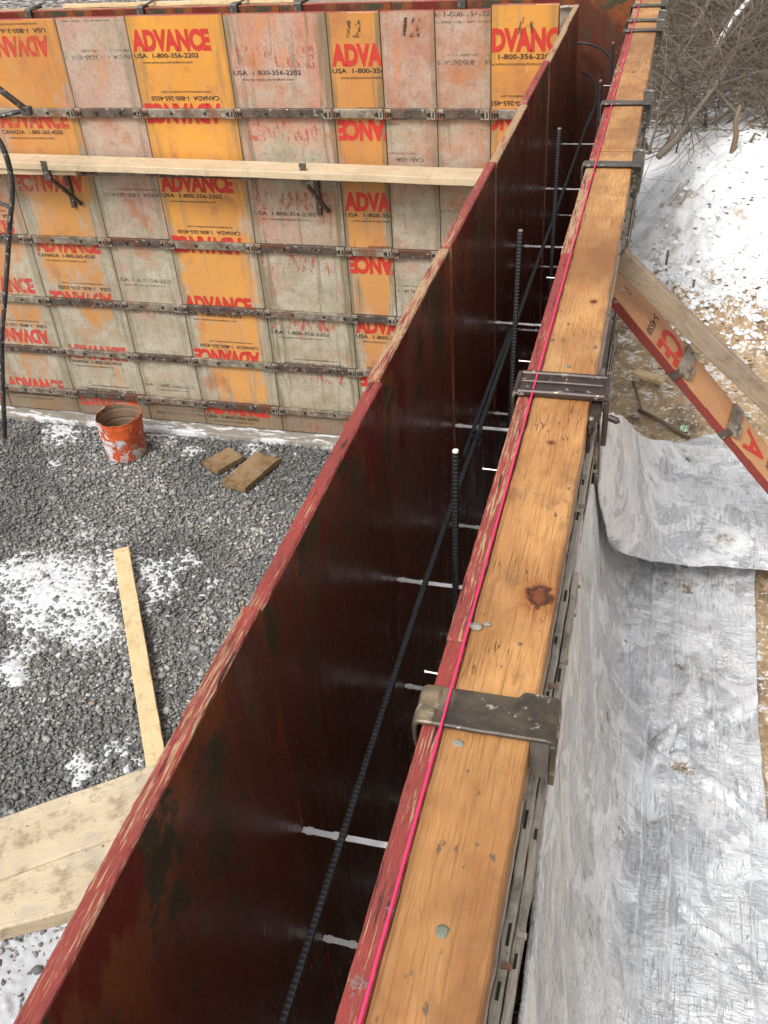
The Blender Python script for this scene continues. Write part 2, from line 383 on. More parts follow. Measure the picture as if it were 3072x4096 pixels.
# gravel bed and its stones
M_bed = Mat("gravel_bed"); _v = M_bed.vor(60); _b = M_bed.noise(3, det=4)
M_bed.bump(_v, 1.0, .01); M_bed.set(M_bed.mix(_b, (.12, .12, .118), (.18, .178, .17)), .9)
V, F = gridbox(lin(-9, -.05, 1), lin(-9, 3.5, 1), [ZG - .07, ZG - .012]); tag(MB().add(V, F).build("gravel_floor", M_bed.m), kind='structure')
M_stone = Mat("crushed_stone")
def _stone():
    m = M_stone; gi = m.n("ShaderNodeNewGeometry").outputs['Random Per Island']
    r = m.n("ShaderNodeValToRGB"); e = r.color_ramp.elements; e[0].position = 0; e[0].color = (.11, .11, .108, 1); e[1].position = 1; e[1].color = (.64, .62, .58, 1)
    for p_, c_ in ((.35, (.24, .238, .232, 1)), (.7, (.37, .366, .354, 1)), (.93, (.53, .515, .485, 1)), (.96, (.36, .28, .20, 1))):
        q = e.new(p_); q.color = c_
    m.L(gi, r.inputs[0]); n = m.noise(110, det=4)
    wet = m.noise(1.3, loc=(3, 1, 0), det=5, rough=.6)
    c = m.mix(m.math('MULTIPLY', n, .5), r.outputs[0], (.06, .06, .06)); c = m.mix(m.ramp(wet, .44, .60, (.0,) * 3, (.68,) * 3), c, (.07, .07, .07))
    m.set(c, m.ramp(wet, .45, .6, (.75,) * 3, (.45,) * 3), 0, .4)
_stone()
def stones():
    r = np.random.default_rng(3)
    t = (1 + 5 ** .5) / 2
    iv = np.array([(-1, t, 0), (1, t, 0), (-1, -t, 0), (1, -t, 0), (0, -1, t), (0, 1, t), (0, -1, -t), (0, 1, -t), (t, 0, -1), (t, 0, 1), (-t, 0, -1), (-t, 0, 1)], float)
    iv /= np.linalg.norm(iv[0])
    fi = np.array([(0, 11, 5), (0, 5, 1), (0, 1, 7), (0, 7, 10), (0, 10, 11), (1, 5, 9), (5, 11, 4), (11, 10, 2), (10, 7, 6), (7, 1, 8), (3, 9, 4), (3, 4, 2), (3, 2, 6), (3, 6, 8), (3, 8, 9), (4, 9, 5), (2, 4, 11), (6, 2, 10), (8, 6, 7), (9, 8, 1)])
    N = 92000
    x = r.uniform(-4.3, -.25, N); y = r.uniform(-.9, 3.47, N)
    keep = (x > -4.45 + (3.47 - y) * .62) & (y < 3.45 + .03 * r.standard_normal(N))
    x, y = x[keep], y[keep]; n = len(x)
    s = np.clip(r.lognormal(math.log(.0082), .42, n), .005, .024)[:, None] * r.uniform(.55, 1.25, (n, 3))
    s[:, 2] *= .62
    P = iv[None] * (1 + r.uniform(-.28, .22, (n, 12, 1))) * s[:, None, :]
    a = r.uniform(0, 6.28, n); b = r.normal(0, .45, n)
    ca, sa, cb, sb = np.cos(a), np.sin(a), np.cos(b), np.sin(b)
    Y = P[..., 1] * cb[:, None] - P[..., 2] * sb[:, None]; Z = P[..., 1] * sb[:, None] + P[..., 2] * cb[:, None]
    X = P[..., 0] * ca[:, None] - Y * sa[:, None]; Y = P[..., 0] * sa[:, None] + Y * ca[:, None]
    co = np.stack([X + x[:, None], Y + y[:, None], Z + (ZG - .004 + r.uniform(-.008, .006, n))[:, None]], -1).reshape(-1, 3)
    fa = (fi[None] + (np.arange(n) * 12)[:, None, None]).reshape(-1, 3)
    me = bpy.data.meshes.new("gravel"); me.vertices.add(len(co)); me.vertices.foreach_set('co', co.ravel())
    me.loops.add(len(fa) * 3); me.loops.foreach_set('vertex_index', fa.ravel().astype(np.int32))
    me.polygons.add(len(fa)); me.polygons.foreach_set('loop_start', (np.arange(len(fa)) * 3).astype(np.int32))
    me.materials.append(M_stone.m); me.update(calc_edges=True); me.validate()
    tag(link("gravel", me), 'grey crushed stone covering the floor inside the foundation', None, None, 'stuff')
stones()
# snow lying between the stones
blobs = [(-2.50, 1.82, .34, 1.0), (-2.30, 2.02, .36, .62), (-2.02, 2.06, .30, .60), (-2.62, 2.05, .22, .45), (-2.22, 1.62, .26, .72), (-2.0, 1.82, .22, .50),
         (-2.44, 1.40, .16, .62), (-2.36, 1.20, .055, 1.1), (-2.44, 1.27, .07, .95), (-2.75, 1.95, .25, .8), (-1.72, 2.02, .13, .35), (-2.62, 2.30, .12, .4), (-2.45, 2.62, .09, .4),
         (-3.2, 3.0, .12, .42), (-3.35, 3.36, .22, .8), (-1.66, .92, .10, .6), (-1.78, .80, .11, .5), (-1.55, .86, .08, .45), (-2.35, 3.30, .14, .45), (-1.95, 3.40, .14, .55), (-2.62, 3.43, .18, .6), (-1.62, 3.36, .08, .5),
         (-1.95, 1.55, .16, .42), (-1.2, .0, .45, 1.3), (-1.35, -.35, .45, 1.2), (-2.9, 3.42, .2, .5), (-1.45, 2.35, .07, .4), (-1.95, 1.18, .06, .4), (-2.1,1.0,.07,.4)]
st = .0085; xs = np.arange(-3.9, -.7, st); ys = np.arange(-.8, 3.44, st); XX, YY = np.meshgrid(xs, ys)
hh = np.zeros_like(XX)
for bx, by, br, ba in blobs: hh = np.maximum(hh, ba * np.exp(-(((XX - bx) ** 2 + (YY - by) ** 2) / (br * br)) * 1.2))
sel = hh > .10; idx = -np.ones(XX.shape, int); V = []
for j, i in zip(*np.nonzero(sel)):
    x, y = XX[j, i], YY[j, i]
    h = hh[j, i] * .76 - .04 + .40 * fbm(x * 6, y * 6, 2, 4) + .34 * fbm(x * 34, y * 34, 5, 3)
    idx[j, i] = len(V); V.append((x, y, ZG - .016 + .034 * min(h, 1.0) if h < .70 else ZG - .016 + .034 * .70 + .07 * (h - .70)))
a, b, c, d = idx[:-1, :-1], idx[:-1, 1:], idx[1:, 1:], idx[1:, :-1]; ok = (a >= 0) & (b >= 0) & (c >= 0) & (d >= 0)
F = list(zip(a[ok].tolist(), b[ok].tolist(), c[ok].tolist(), d[ok].tolist()))
F = [f for f in F if max(V[q][2] for q in f) > ZG - .007]
tag(MB().add(V, F).build("snow_patches", M_snow.m, smooth=True), 'patchy snow lying on the grey gravel', None, None, 'stuff')

# concrete footing along the far form
M_foot_ = Mat("damp_concrete"); _a = M_foot_.noise(9, det=7, rough=.7); _b = M_foot_.noise(4, loc=(3, 3, 3), det=7, rough=.7, scale=(1, 3, 1))
M_foot_.bump(_a, .6, .006); M_foot = M_foot_.set(M_foot_.mix(M_foot_.ramp(_b, .51, .57), M_foot_.mix(_a, (.13, .115, .095), (.33, .30, .25)), (.62, .63, .65)), .75)
V, F = gridbox(lin(-4.6, -.15, .05), lin(3.455, 3.9, .05), [-2.6, -2.50], bev=.008, amp=.006, freq=9)
tag(MB().add(V, F).build("concrete_footing", M_foot), 'pale concrete strip between the gravel and the printed form panels', 'footing')

# ---------------------------------------------------------------- form panels
M_strap = mat_rust("strap_rust", (.12, .092, .07), (.33, .29, .225), (.20, .10, .06), 1.0)
M_strap2 = mat_rust("strap_rust_dark", (.06, .045, .038), (.14, .10, .075), (.13, .05, .025), 4.0)
M_clip = mat_rust("clip_steel", (.16, .12, .09), (.36, .32, .26), (.22, .10, .06), 9.0)
M_flange = mat_wood('weathered_flange', (.50, .46, .40), (.36, .33, .28), (.20, .17, .14), 1, 44.0, .9, .7, .8)
M_flange_x = mat_rust("weathered_flange", (.34, .27, .24), (.42, .37, .33), (.20, .17, .14), 44.0, .7, .7)
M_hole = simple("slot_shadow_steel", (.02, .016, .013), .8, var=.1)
M_edge = [mat_red_edge(3.3 * i, b) for i, b in enumerate((.465, .49, .42, .50))]
M_edge_bare = mat_red_edge(31.0, .33)
M_in = [mat_inner_face(2.1 * i, t) for i, t in enumerate((1.0, .85, 1.25))]
M_in_warm = mat_inner_face(17.0, 0.75)
M_outer = simple("outer_overlay", (.38, .30, .20), .6, var=.35, ns=9)

def strap_x(mb, x0, x1, z, yf, depth=.026, h=.045):
    """horizontal bar on a board whose outer face is the plane y = yf (bar towards -y)"""
    V, F = gridbox(lin(x0, x1, .04), [yf - depth, yf - .0008], [z - h / 2, z - h / 2 + .018, z + h / 2 - .018, z + h / 2], bev=.0025, amp=.0014, freq=24)
    mb.add(V, F)
def far_panel(xa, xb, zt, mat, label, print_rows=(), yf=YW, marks=None):
    wd = xb - xa
    t = thing("wall_form", (xa, yf, zt), label, "form panel", "printed form panels of the far wall")
    V, F = gridbox(lin(xa + .0015, xb - .0015, .05), [yf, yf + TP], [-H] + lin(-2.3, zt - .06, .2) + [zt - .03, zt - .015, zt], bev=.004, amp=.0009, freq=7, seed=xa)
    m = MB().add(V, F); me_m = []
    for f in m.f:
        cx = sum(m.v[i][2] for i in f) / len(f); me_m.append(1 if cx > zt - .003 else 0)
    m.m = me_m; m.build("facing_board", [mat, M_edge[0]], t, (xa, yf, zt))
    for q, z in enumerate(LV):
        mb = MB(); strap_x(mb, xa + .001, xb - .001, z + rnd.uniform(-.002, .002), yf)
        s = mb.build("steel_strap", M_strap if (q + int(xa * 9)) % 2 else M_strap2, t, (xa, yf, zt))
        for e, x in ((0, xa), (1, xb)):                       # end plates with bolt head and wedge slots
            if e == 0: x0, x1 = xa + .002, xa + .040
            else: x0, x1 = xb - .050, xb - .002
            cm = MB(); V, F = gridbox([x0, x1], [yf - .0325, yf - .0275], [z - .0255, z + .0255], bev=.002, amp=.001, freq=40, seed=x); cm.add(V, F)
            for k, sx in enumerate((x0 + .010, x0 + .022) if e == 0 else (x1 - .030, x1 - .012)):
                cm.box(sx - .0035, sx + .0035, yf - .0345, yf - .0322, z - .016, z + .010, 1)
            bx = x0 + .033 if e == 0 else x0 + .010
            cm.tube([(bx, yf - .032, z), (bx, yf - .038, z)], .007, 8, 1)
            cm.build("wedge_plate", [M_clip, M_hole], s, (xa, yf, zt))
        if wd > .4:
            bm_ = MB()
            for k in range(2):
                bx = xa + wd * (.33 + .36 * k); bm_.tube([(bx, yf - .027, z), (bx, yf - .034, z)], .0075, 8)
            bm_.build("bolt_head", M_hole, s, (xa, yf, zt))
    for (kind, x0, z0, mr, mk) in print_rows:
        lettering(t, xa, xb, x0, z0, zt, yf, kind, mr, mk)
    if marks:
        for (txt, x, z, h, rot, mt) in marks:
            V, F = text_geo(txt, h, .035, 1.0, rot); V = [(a_ + .18 * b_ + .004 * noise.noise(Vector((a_ * 60, b_ * 60, x))), b_ + .004 * noise.noise(Vector((b_ * 50, a_ * 50, x + 3)))) for a_, b_ in V]; MB().add([(x + a_, yf - .0025, z + b_) for a_, b_ in V], F).build("crayon_mark", mt, t, (xa, yf, zt))
    return t

FONTS = {}
def text_geo(txt, h, bold=0.0, sx=1.0, rot=False, width=None):
    """flat letters as 2D verts; baseline at 0, cap height h"""
    key = (txt, bold)
    if key not in FONTS:
        cu = bpy.data.curves.new("t", 'FONT'); cu.body = txt; cu.size = 1.0; cu.offset = bold; cu.resolution_u = 3; cu.fill_mode = 'FRONT'
        ob = bpy.data.objects.new("t", cu); COL.objects.link(ob)
        dg = bpy.context.evaluated_depsgraph_get(); dg.update()
        me = bpy.data.meshes.new_from_object(ob.evaluated_get(dg))
        FONTS[key] = ([(v.co.x, v.co.y) for v in me.vertices], [tuple(p.vertices) for p in me.polygons])
        bpy.data.objects.remove(ob); bpy.data.curves.remove(cu); bpy.data.meshes.remove(me)
    V, F = FONTS[key]
    x0 = min(v[0] for v in V); x1 = max(v[0] for v in V); top = .73
    sy = h / top; s_x = sy * sx if width is None else width / (x1 - x0)
    V = [((x - x0) * s_x, y * sy) for x, y in V]
    if rot: V = [(-x, -y) for x, y in V]
    return V, F
def clip_build(V2, F, lo, hi, name, mat, parent, origin, yf, zmin=-H + .004):
    bm = bmesh.new(); vs = [bm.verts.new((x, yf, z)) for x, z in V2]
    for f in F:
        try: bm.faces.new([vs[i] for i in f])
        except ValueError: pass
    for co, no in (((lo, 0, 0), (-1, 0, 0)), ((hi, 0, 0), (1, 0, 0)), ((0, 0, zmin), (0, 0, -1)), ((0, 0, origin[2] - .004), (0, 0, 1))):
        bmesh.ops.bisect_plane(bm, geom=bm.verts[:] + bm.edges[:] + bm.faces[:], plane_co=co, plane_no=no, clear_outer=True)
    if len(bm.faces):
        bmesh.ops.translate(bm, verts=bm.verts, vec=[-q for q in origin])
        me = bpy.data.meshes.new(name); bm.to_mesh(me); me.materials.append(mat); link(name, me, parent)
    bm.free()
US, CA, WWW = "USA  1-800-356-2202", "CANADA  1-800-265-4550", "www.advanceconcreteform.com"
def lettering(t, xa, xb, x0, z0, zt, yf, kind, mr, mk):
    """the printed pattern: upright block over an upside-down block, repeated every .745 m"""
    up, dn = (US, CA) if kind == 'U' else (CA, US)
    R = [[], []]; K = [[], []]
    def put(dst, txt, bold, h, wd, x, z, rot):
        V, F = text_geo(txt, h, bold, 1, rot, wd); b = len(dst[0]); dst[0] += [(x + a_, z + b_) for a_, b_ in V]; dst[1] += [tuple(i + b for i in f) for f in F]
    for k in range(-1, 5):
        z = z0 - .745 * k
        if z > .9 or z < -2.6: continue
        wu = .374 if up == US else .40; wdn = .40 if dn == CA else .374
        if mr: put(R, "ADVANCE", .055, .097, .452, x0, z, False); put(R, "ADVANCE", .055, .097, .452, x0 + .452, z - .275, True)
        if mk:
            put(K, up, .014, .023, wu, x0, z - .0385, False); put(K, WWW, .0, .0135, .29, x0 + .042, z - .0665, False)
            put(K, dn, .014, .023, wdn, x0 + .452, z - .231, True); put(K, WWW, .0, .0135, .29, x0 + .41, z - .204, True)
    if mr: clip_build(R[0], R[1], xa + .004, xb - .004, "red_lettering", mr, t, (xa, yf, zt), yf - .0016)
    if mk: clip_build(K[0], K[1], xa + .004, xb - .004, "black_lettering", mk, t, (xa, yf, zt), yf - .0018)

RED = (.40, .028, .018); BLK = (.018, .016, .015)
MR1, MR2, MR3 = mat_print("red_ink", RED, .43, 1), mat_print("red_ink_worn", (.42, .045, .03), .50, 5), mat_print("red_ink_faint", (.38, .08, .055), .58, 9)
MK1, MK2, MK3 = mat_print("black_ink", BLK, .40, 2), mat_print("black_ink_worn", (.03, .027, .025), .47, 6), mat_print("black_ink_faint", (.07, .06, .05), .52, 12)
MKc = mat_print("black_crayon", (.03, .028, .02), .56, 14)
s_ = .9073
e = [-2.7621 + s_ * q for q in (-1.8288, -1.2192, -.6096, 0, .4572, 1.0668, 1.6764, 1.9812, 2.286, 2.5908, 2.9464)]
e[10] = -.090
PK = (.50, .245, .17)
def wc(i): return dict(width=(e[i + 1] - e[i]), xc=(e[i + 1] - e[i]) / 2)
far_panel(e[0], e[1], -.002, mat_panel(60, .22, PK, (.47, .21, .055), **wc(0), low=.25), "orange printed panel partly beyond the left edge of the photo, beside the bucket's wall", [('C', e[0] + .04, -.20, MR2, MK2)])
far_panel(e[1], e[2], -.002, mat_panel(3, .21, PK, (.49, .215, .055), **wc(1), low=.20, dull=.4), "orange panel by the dark steel pole at left, lettering cut by the photo edge", [('C', e[1] + .03, -.105, MR2, MK2)])
far_panel(e[2], e[3], -.001, mat_panel(11, .14, PK, (.54, .25, .055), **wc(2), low=.40, dull=.3), "orange panel with upside-down red lettering at its top, left of the narrow grey panel", [('C', e[2] + .03, .185, MR2, MK2)])
far_panel(e[3], e[4], .001, mat_panel(21, .47, (.42, .26, .205), (.5, .2, .07), **wc(3), low=.2), "greyish pink panel between the leftmost top orange panel and the bright yellow one", [('U', e[3] + .0, .047, None, MK3)])
far_panel(e[4], e[5], .003, mat_panel(33, .03, PK, (.66, .31, .045), **wc(4), low=.34), "bright yellow-orange panel with the clearest full red word, above the bucket and small boards", [('U', e[4] + .014, -.162, MR1, MK1)])
far_panel(e[5], e[6], .000, mat_panel(44, .43, (.44, .22, .15), (.5, .2, .07), **wc(5), low=.2, grime=.8), "wide mottled pink and rust panel with a black phone number, behind the middle plank bracket", [('U', e[5] + .02, -.250, MR3, MK2)])
far_panel(e[6], e[7], -.003, mat_panel(57, .08, PK, (.54, .25, .055), **wc(6), low=.34, grime=.8), "narrow orange panel lettered ADVA with a crayon 12 at its top", [('U', e[6] + .012, -.244, MR1, MK1)],
          marks=[("12", e[6] + .10, -.115, .075, False, MKc)])
far_panel(e[7], e[8], -.004, mat_panel(66, .48, (.36, .16, .10), (.48, .18, .07), **wc(7), low=.2), "narrow pink-brown panel marked 12 in black, right of the narrow orange panel", [('U', e[7] - .255, -.47, None, MK3)],
          marks=[("12", e[7] + .11, -.115, .085, False, MKc)])
far_panel(e[8], e[9], -.006, mat_panel(75, .46, (.38, .18, .10), (.48, .19, .06), **wc(8), low=.1), "narrow scuffed grey and rust panel with chipped top corners, left of the DVANC panel", [('U', e[8] - .06, .005, None, MK3)])
far_panel(e[9], e[10], .012, mat_panel(84, .08, PK, (.58, .265, .05), **wc(9), low=.3), "orange panel lettered DVANC with a crayon 14, nearest the inside corner", [('U', e[9] - .072, -.186, MR1, MK1)],
          marks=[("14", e[9] + .13, -.11, .07, False, MKc)])
# inside corner piece
t = thing("corner_form", (e[10], YW, 0), "narrow grey steel corner piece where the two inner forms meet", "corner form")
V, F = gridbox([e[10] + .002, -TP - .003], [YW + .001, YW + TP], [-H, -1, 0], bev=.003); MB().add(V, F).build("corner_plate", M_clip, t, (e[10], YW, 0))
MB().tube([(e[10] + .004, YW - .006, -.004), (-.05, YW - .012, .0), (-TP, YW - .008, -.002)], .007, 8).build("corner_bead", M_clip, t, (e[10], YW, 0))

def long_panel(y0, y1, xf, side, dx, dz, me_, mi_, label, group, front_z=None):
    """panel of the long wall. xf = concrete face; side -1: board extends to -x, +1: to +x"""
    x0, x1 = (xf - TP, xf) if side < 0 else (xf, xf + TP)
    x0 += dx; x1 += dx
    t = thing("wall_form", (x0, y0, 0), label, "form panel", group)
    V, F = gridbox(lin(x0, x1, .006), lin(y0 + .0004, y1 - .0004, .007), [-H, -1.5, -.8, -.3, -.1, -.04, -.014, dz], bev=.0040, amp=.0006, freq=60, seed=y0, edge_amp=.0016)
    mb = MB().add(V, F); mm = []
    for f in mb.f:
        z = sum(mb.v[i][2] for i in f) / 4; x = sum(mb.v[i][0] for i in f) / 4; yy = sum(mb.v[i][1] for i in f) / 4
        top = z > dz - .006 or (yy < y0 + .003) or (yy > y1 - .003)
        if z > dz - .006: mm.append(0)
        elif top: mm.append(0)
        elif (side < 0 and x > x1 - .003) or (side > 0 and x < x0 + .003): mm.append(1)
        else: mm.append(2)
    mb.m = mm; mb.build("facing_board", [me_, mi_, M_outer], t, (x0, y0, 0))
    for z in LV:
        if side < 0: a, b = x0 - .030, x0 - .0005
        else: a, b = x1 + .0005, W + TP + (.086 if z > -.6 else (.074 if z > -1 else .05))
        V, F = gridbox([a, b], lin(y0 + .004, y1 - .004, .05), [z - .026, z + .026], bev=.003, amp=.0015, freq=25, seed=z)
        s = MB().add(V, F).build("steel_strap", M_strap if side < 0 else M_flange, t, (x0, y0, 0))
        if side > 0:
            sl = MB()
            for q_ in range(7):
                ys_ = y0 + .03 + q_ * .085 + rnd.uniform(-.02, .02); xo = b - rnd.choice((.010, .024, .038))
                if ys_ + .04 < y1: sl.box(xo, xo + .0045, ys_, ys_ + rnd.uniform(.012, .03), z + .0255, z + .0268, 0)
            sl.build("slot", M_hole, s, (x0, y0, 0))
            if z > -1: MB().box(b - .004, b + .001, y0 + .006, y1 - .006, z + .024, z + .031, 0, .0015).build("strap_lip", M_strap2, s, (x0, y0, 0))
            for yy in (y0 + .035, y1 - .05):
                MB().box(b - .002, b + .006, yy - .014, yy + .014, z - .030, z + .020, 0, .003).tube([(b, yy, z + .02), (b + .014, yy, z + .022)], .0035, 8).build("wedge_pin", M_clip, s, (x0, y0, 0))
    if side > 0:     # stiff upright rib at each side of the panel back
        for yy in (y0 + .012, y1 - .030):
            V, F = gridbox([x1 + .0006, x1 + .030], [yy, yy + .016], [-H, -1.2, -.10], bev=.002, amp=.001); MB().add(V, F).build("steel_rib", M_strap2, t, (x0, y0, 0))
    return t
ordn = ["nearest the photographer", "second from the photographer", "third from the photographer", "fourth from the photographer", "fifth from the photographer, pale and splintered", "sixth from the photographer, top edge mostly red", "seventh from the photographer, pale worn top edge", "last before the far corner, splintered top"]
dxs = [.0, .0, -.0040, .0005, .0030, -.001, .0020, -.001]; dzs = [0, -.008, -.002, .005, .001, .004, .0, .003]
for i, n in enumerate(range(-3, 6)):
    if n == -3:
        long_panel(n * U, (n + 1) * U, 0, -1, 0, 0, M_edge[1], M_in[0], "red-edged inner form panel beside and behind the photographer's planks", "dark panels of the inner long form"); continue
    k = i - 1; y1 = (n + 1) * U
    if n == 5: y1 = YW + TP - .002
    ed = M_edge[k % 4] if k not in (4, 6, 7) else M_edge_bare
    long_panel(n * U, y1, 0, -1, dxs[k], dzs[k], ed, M_in_warm if k >= 6 else M_in[k % 3], "dark inner form panel with worn top edge, " + ordn[k], "dark panels of the inner long form")
for i, n in enumerate(range(-3, 7)):
    y1 = (n + 1) * U - .012
    if n == 6: y1 = YW + TP + .247
    lab = ["behind the photographer", "nearest, partly under the bottom of the photo", "under the broad rusty clamp", "between the rusty clamp and the channel clamp", "past the brown channel clamp", "under the thin clamp at the board joint", "fourth on from the rusty clamp", "fifth on from the rusty clamp", "beneath the three close clamps", "last one at the far corner"][i]
    long_panel(n * U - .012, y1, W, 1, [0, 0, -.0015, .002, -.001, .001, 0, .001, 0, 0][i], [0, 0, -.001, .003, 0, 0, .001, 0, 0, 0][i], M_edge[(i + 2) % 4], M_in[(i + 1) % 3], "red-edged outer form panel, " + lab, "panels of the outer long form")

# far outer form: dark end wall closing the trench
YO = YW + TP + .247
far_edges = [W - .002 - .6096 * k for k in range(0, 9)]
for k in range(8):
    xb, xa = far_edges[k], far_edges[k + 1]
    t = thing("wall_form", (xa, YO, 0), ["dark rusty-brown end panel closing the trench between the two long forms"][0] if k == 0 else "dark outer panel just visible behind the printed wall, number %d from the corner" % (k + 1), "form panel", "outer panels behind the printed wall")
    if k: t['label'] = ["", "dark outer panel top behind the corner DVANC panel", "dark outer panel top behind the narrow panels marked 12", "dark outer panel top behind the mottled pink panel", "dark outer panel top behind the bright yellow panel", "dark outer panel top behind the greyish pink panel", "dark outer panel top behind the panel with upside-down lettering", "dark outer panel top beyond the left edge of the photo"][k]
    V, F = gridbox(lin(xa + .001, xb - .001, .06), [YO, YO + TP], [-H, -1.5, -.6, -.1, -.02, -.006], bev=.003, amp=.001, freq=8)
    mb = MB().add(V, F); mb.m = [1 if sum(mb.v[i][2] for i in f) / 4 > -.010 else 0 for f in F]
    mb.build("facing_board", [M_in_warm, M_edge[1]], t, (xa, YO, 0))
    for z in LV:
        V, F = gridbox([xa + .003, xb - .003], [YO + TP + .0006, YO + TP + .03], [z - .026, z + .026], bev=.002); MB().add(V, F).build("steel_strap", M_strap, t, (xa, YO, 0))

# ---------------------------------------------------------------- waler boards on top of the outer form
XB0, XB1 = W + TP + .0008, W + .1196
def orange_wood(seed, knots):
    m = Mat("oiled_pine"); s = m.sep()
    warp = m.noise(3.0, loc=(seed, 0, 0), det=2)
    g1 = m.noise(1, scale=(26, 1.5, 26), loc=(seed, seed, 0), det=4, rough=.5, dist=1.0)
    g1 = m.math('ADD', g1, m.math('MULTIPLY', warp, .35))
    kn = None
    for (kx, ky, kr) in knots:      # rings bend round the knots
        dx = m.math('SUBTRACT', s[0], kx); dy = m.math('MULTIPLY', m.math('SUBTRACT', s[1], ky), .55)
        d = m.math('SQRT', m.math('ADD', m.math('MULTIPLY', dx, dx), m.math('MULTIPLY', dy, dy)))
        bend = m.math('DIVIDE', .35 * kr, m.math('ADD', d, kr * 1.2)); g1 = m.math('ADD', g1, bend)
    g2 = m.noise(1, scale=(330, 9, 330), loc=(seed, 0, 0), det=5, rough=.7)
    big = m.noise(6, loc=(seed, 0, 0), det=5, rough=.6, scale=(1, .5, 1)); blot = m.noise(17, loc=(seed + 7, 0, 0), det=8, rough=.74, scale=(1, .55, 1))
    ring = m.math('ABSOLUTE', m.math('SUBTRACT', m.math('FRACT', m.math('MULTIPLY', g1, 15.0)), .5))
    c = m.mix(m.ramp(big, .38, .62), (.54, .285, .105), (.29, .12, .042))
    c = m.mix(m.ramp(m.noise(4, loc=(seed + 2, 0, 0), det=4, scale=(1.5, .6, 1)), .46, .68), c, (.50, .29, .125))
    c = m.mix(m.math('MULTIPLY', m.ramp(ring, .25, .5), .26), c, (.33, .12, .03))
    c = m.mix(m.math('MULTIPLY', m.ramp(g2, .52, .62), .62), c, (.20, .085, .028))
    c = m.mix(m.math('MULTIPLY', m.ramp(blot, .52, .64), .6), c, (.20, .095, .04))
    zn = m.noise(1.6, loc=(seed + 61, 1, 0), det=5, rough=.6); c = m.mix(m.math('MULTIPLY', m.ramp(zn, .45, .58), .6), c, (.20, .09, .032))
    edge = m.math('ABSOLUTE', m.math('SUBTRACT', s[0], .0)); 
    pt = m.noise(90, loc=(seed + 3, 0, 0), det=3, scale=(1, .5, 1)); reg = m.noise(9, loc=(seed + 23, 0, 0), det=3, scale=(1, .5, 1))
    pp = m.math('ADD', pt, m.math('MULTIPLY', m.math('SUBTRACT', reg, .5), .5))
    c = m.mix(m.ramp(pp, .68, .72), c, (.14, .09, .055))
    gs = m.noise(11, loc=(seed + 33, 0, 0), det=6, scale=(1, .5, 1)); gp = m.math('MULTIPLY', m.ramp(gs, .64, .72), m.ramp(m.noise(140, det=3), .40, .6))
    c = m.mix(gp, c, (.14, .15, .12))
    ck = m.noise(1, scale=(75, 4.2, 75), loc=(seed + 44, 0, 0), det=2, dist=.3); ckl = m.math('ABSOLUTE', m.math('SUBTRACT', ck, .5)); ckm = m.math('MULTIPLY', m.ramp(ckl, .003, .010, (1,) * 3, (0,) * 3), m.ramp(m.noise(5, loc=(seed + 50, 2, 2), det=2), .57, .61))
    c = m.mix(m.math('MULTIPLY', ckm, .85), c, (.07, .035, .015))
    for (kx, ky, kr) in knots:
        dx = m.math('SUBTRACT', s[0], kx); dy = m.math('MULTIPLY', m.math('SUBTRACT', s[1], ky), .8)
        d = m.math('SQRT', m.math('ADD', m.math('MULTIPLY', dx, dx), m.math('MULTIPLY', dy, dy)))
        d = m.math('ADD', d, m.math('MULTIPLY', m.math('SUBTRACT', m.noise(60, det=5, dist=1.0), .5), kr * 2.6))
        c = m.mix(m.ramp(d, kr * .9, kr * 2.6, (.8,) * 3, (0,) * 3), c, (.27, .085, .02))
        c = m.mix(m.ramp(d, kr * .95, kr * 1.3, (1,) * 3, (0,) * 3), c, (.035, .012, .008))
        c = m.mix(m.ramp(d, kr * .45, kr * .85, (1,) * 3, (0,) * 3), c, (.16, .045, .018))
    h = m.math('ADD', m.math('MULTIPLY', g2, .6), m.math('SUBTRACT', m.math('MULTIPLY', ring, .5), m.math('MULTIPLY', ckm, 2.0)))
    m.bump(h, .5, .0022); return m.set(c, .55, 0, .35)
def waler(y0, y1, z, label, seed, knots, name="waler_board"):
    V, F = gridbox(lin(XB0, XB1, .012), lin(y0, y1, .02), [z - .038, z - .019, z], bev=.0035, amp=.0012, freq=22, seed=seed, edge_amp=.0012)
    o = MB().add(V, F).build(name, orange_wood(seed, knots), None, (XB0, y0, z)); o.location = (XB0, y0, z)
    return tag(o, label, "board", "boards laid along the outer form")
waler(-2.6, 1.338, .0, "long orange-brown board with a dark knot, from the photo's bottom to the board joint", 1.0, [(.346 - XB0, -.523 + 2.6, .0145), (.318 - XB0, -.165 + 2.6, .0035), (.338 - XB0, .36 + 2.6, .005)])
waler(1.343, 3.2, .0035, "shorter paler board beyond the joint, under the far clamps", 5.0, [(.04, .9, .004)])
waler(3.204, 4.9, .002, "last stretch of board reaching the far corner", 9.0, [(.05, 1.0, .004)])
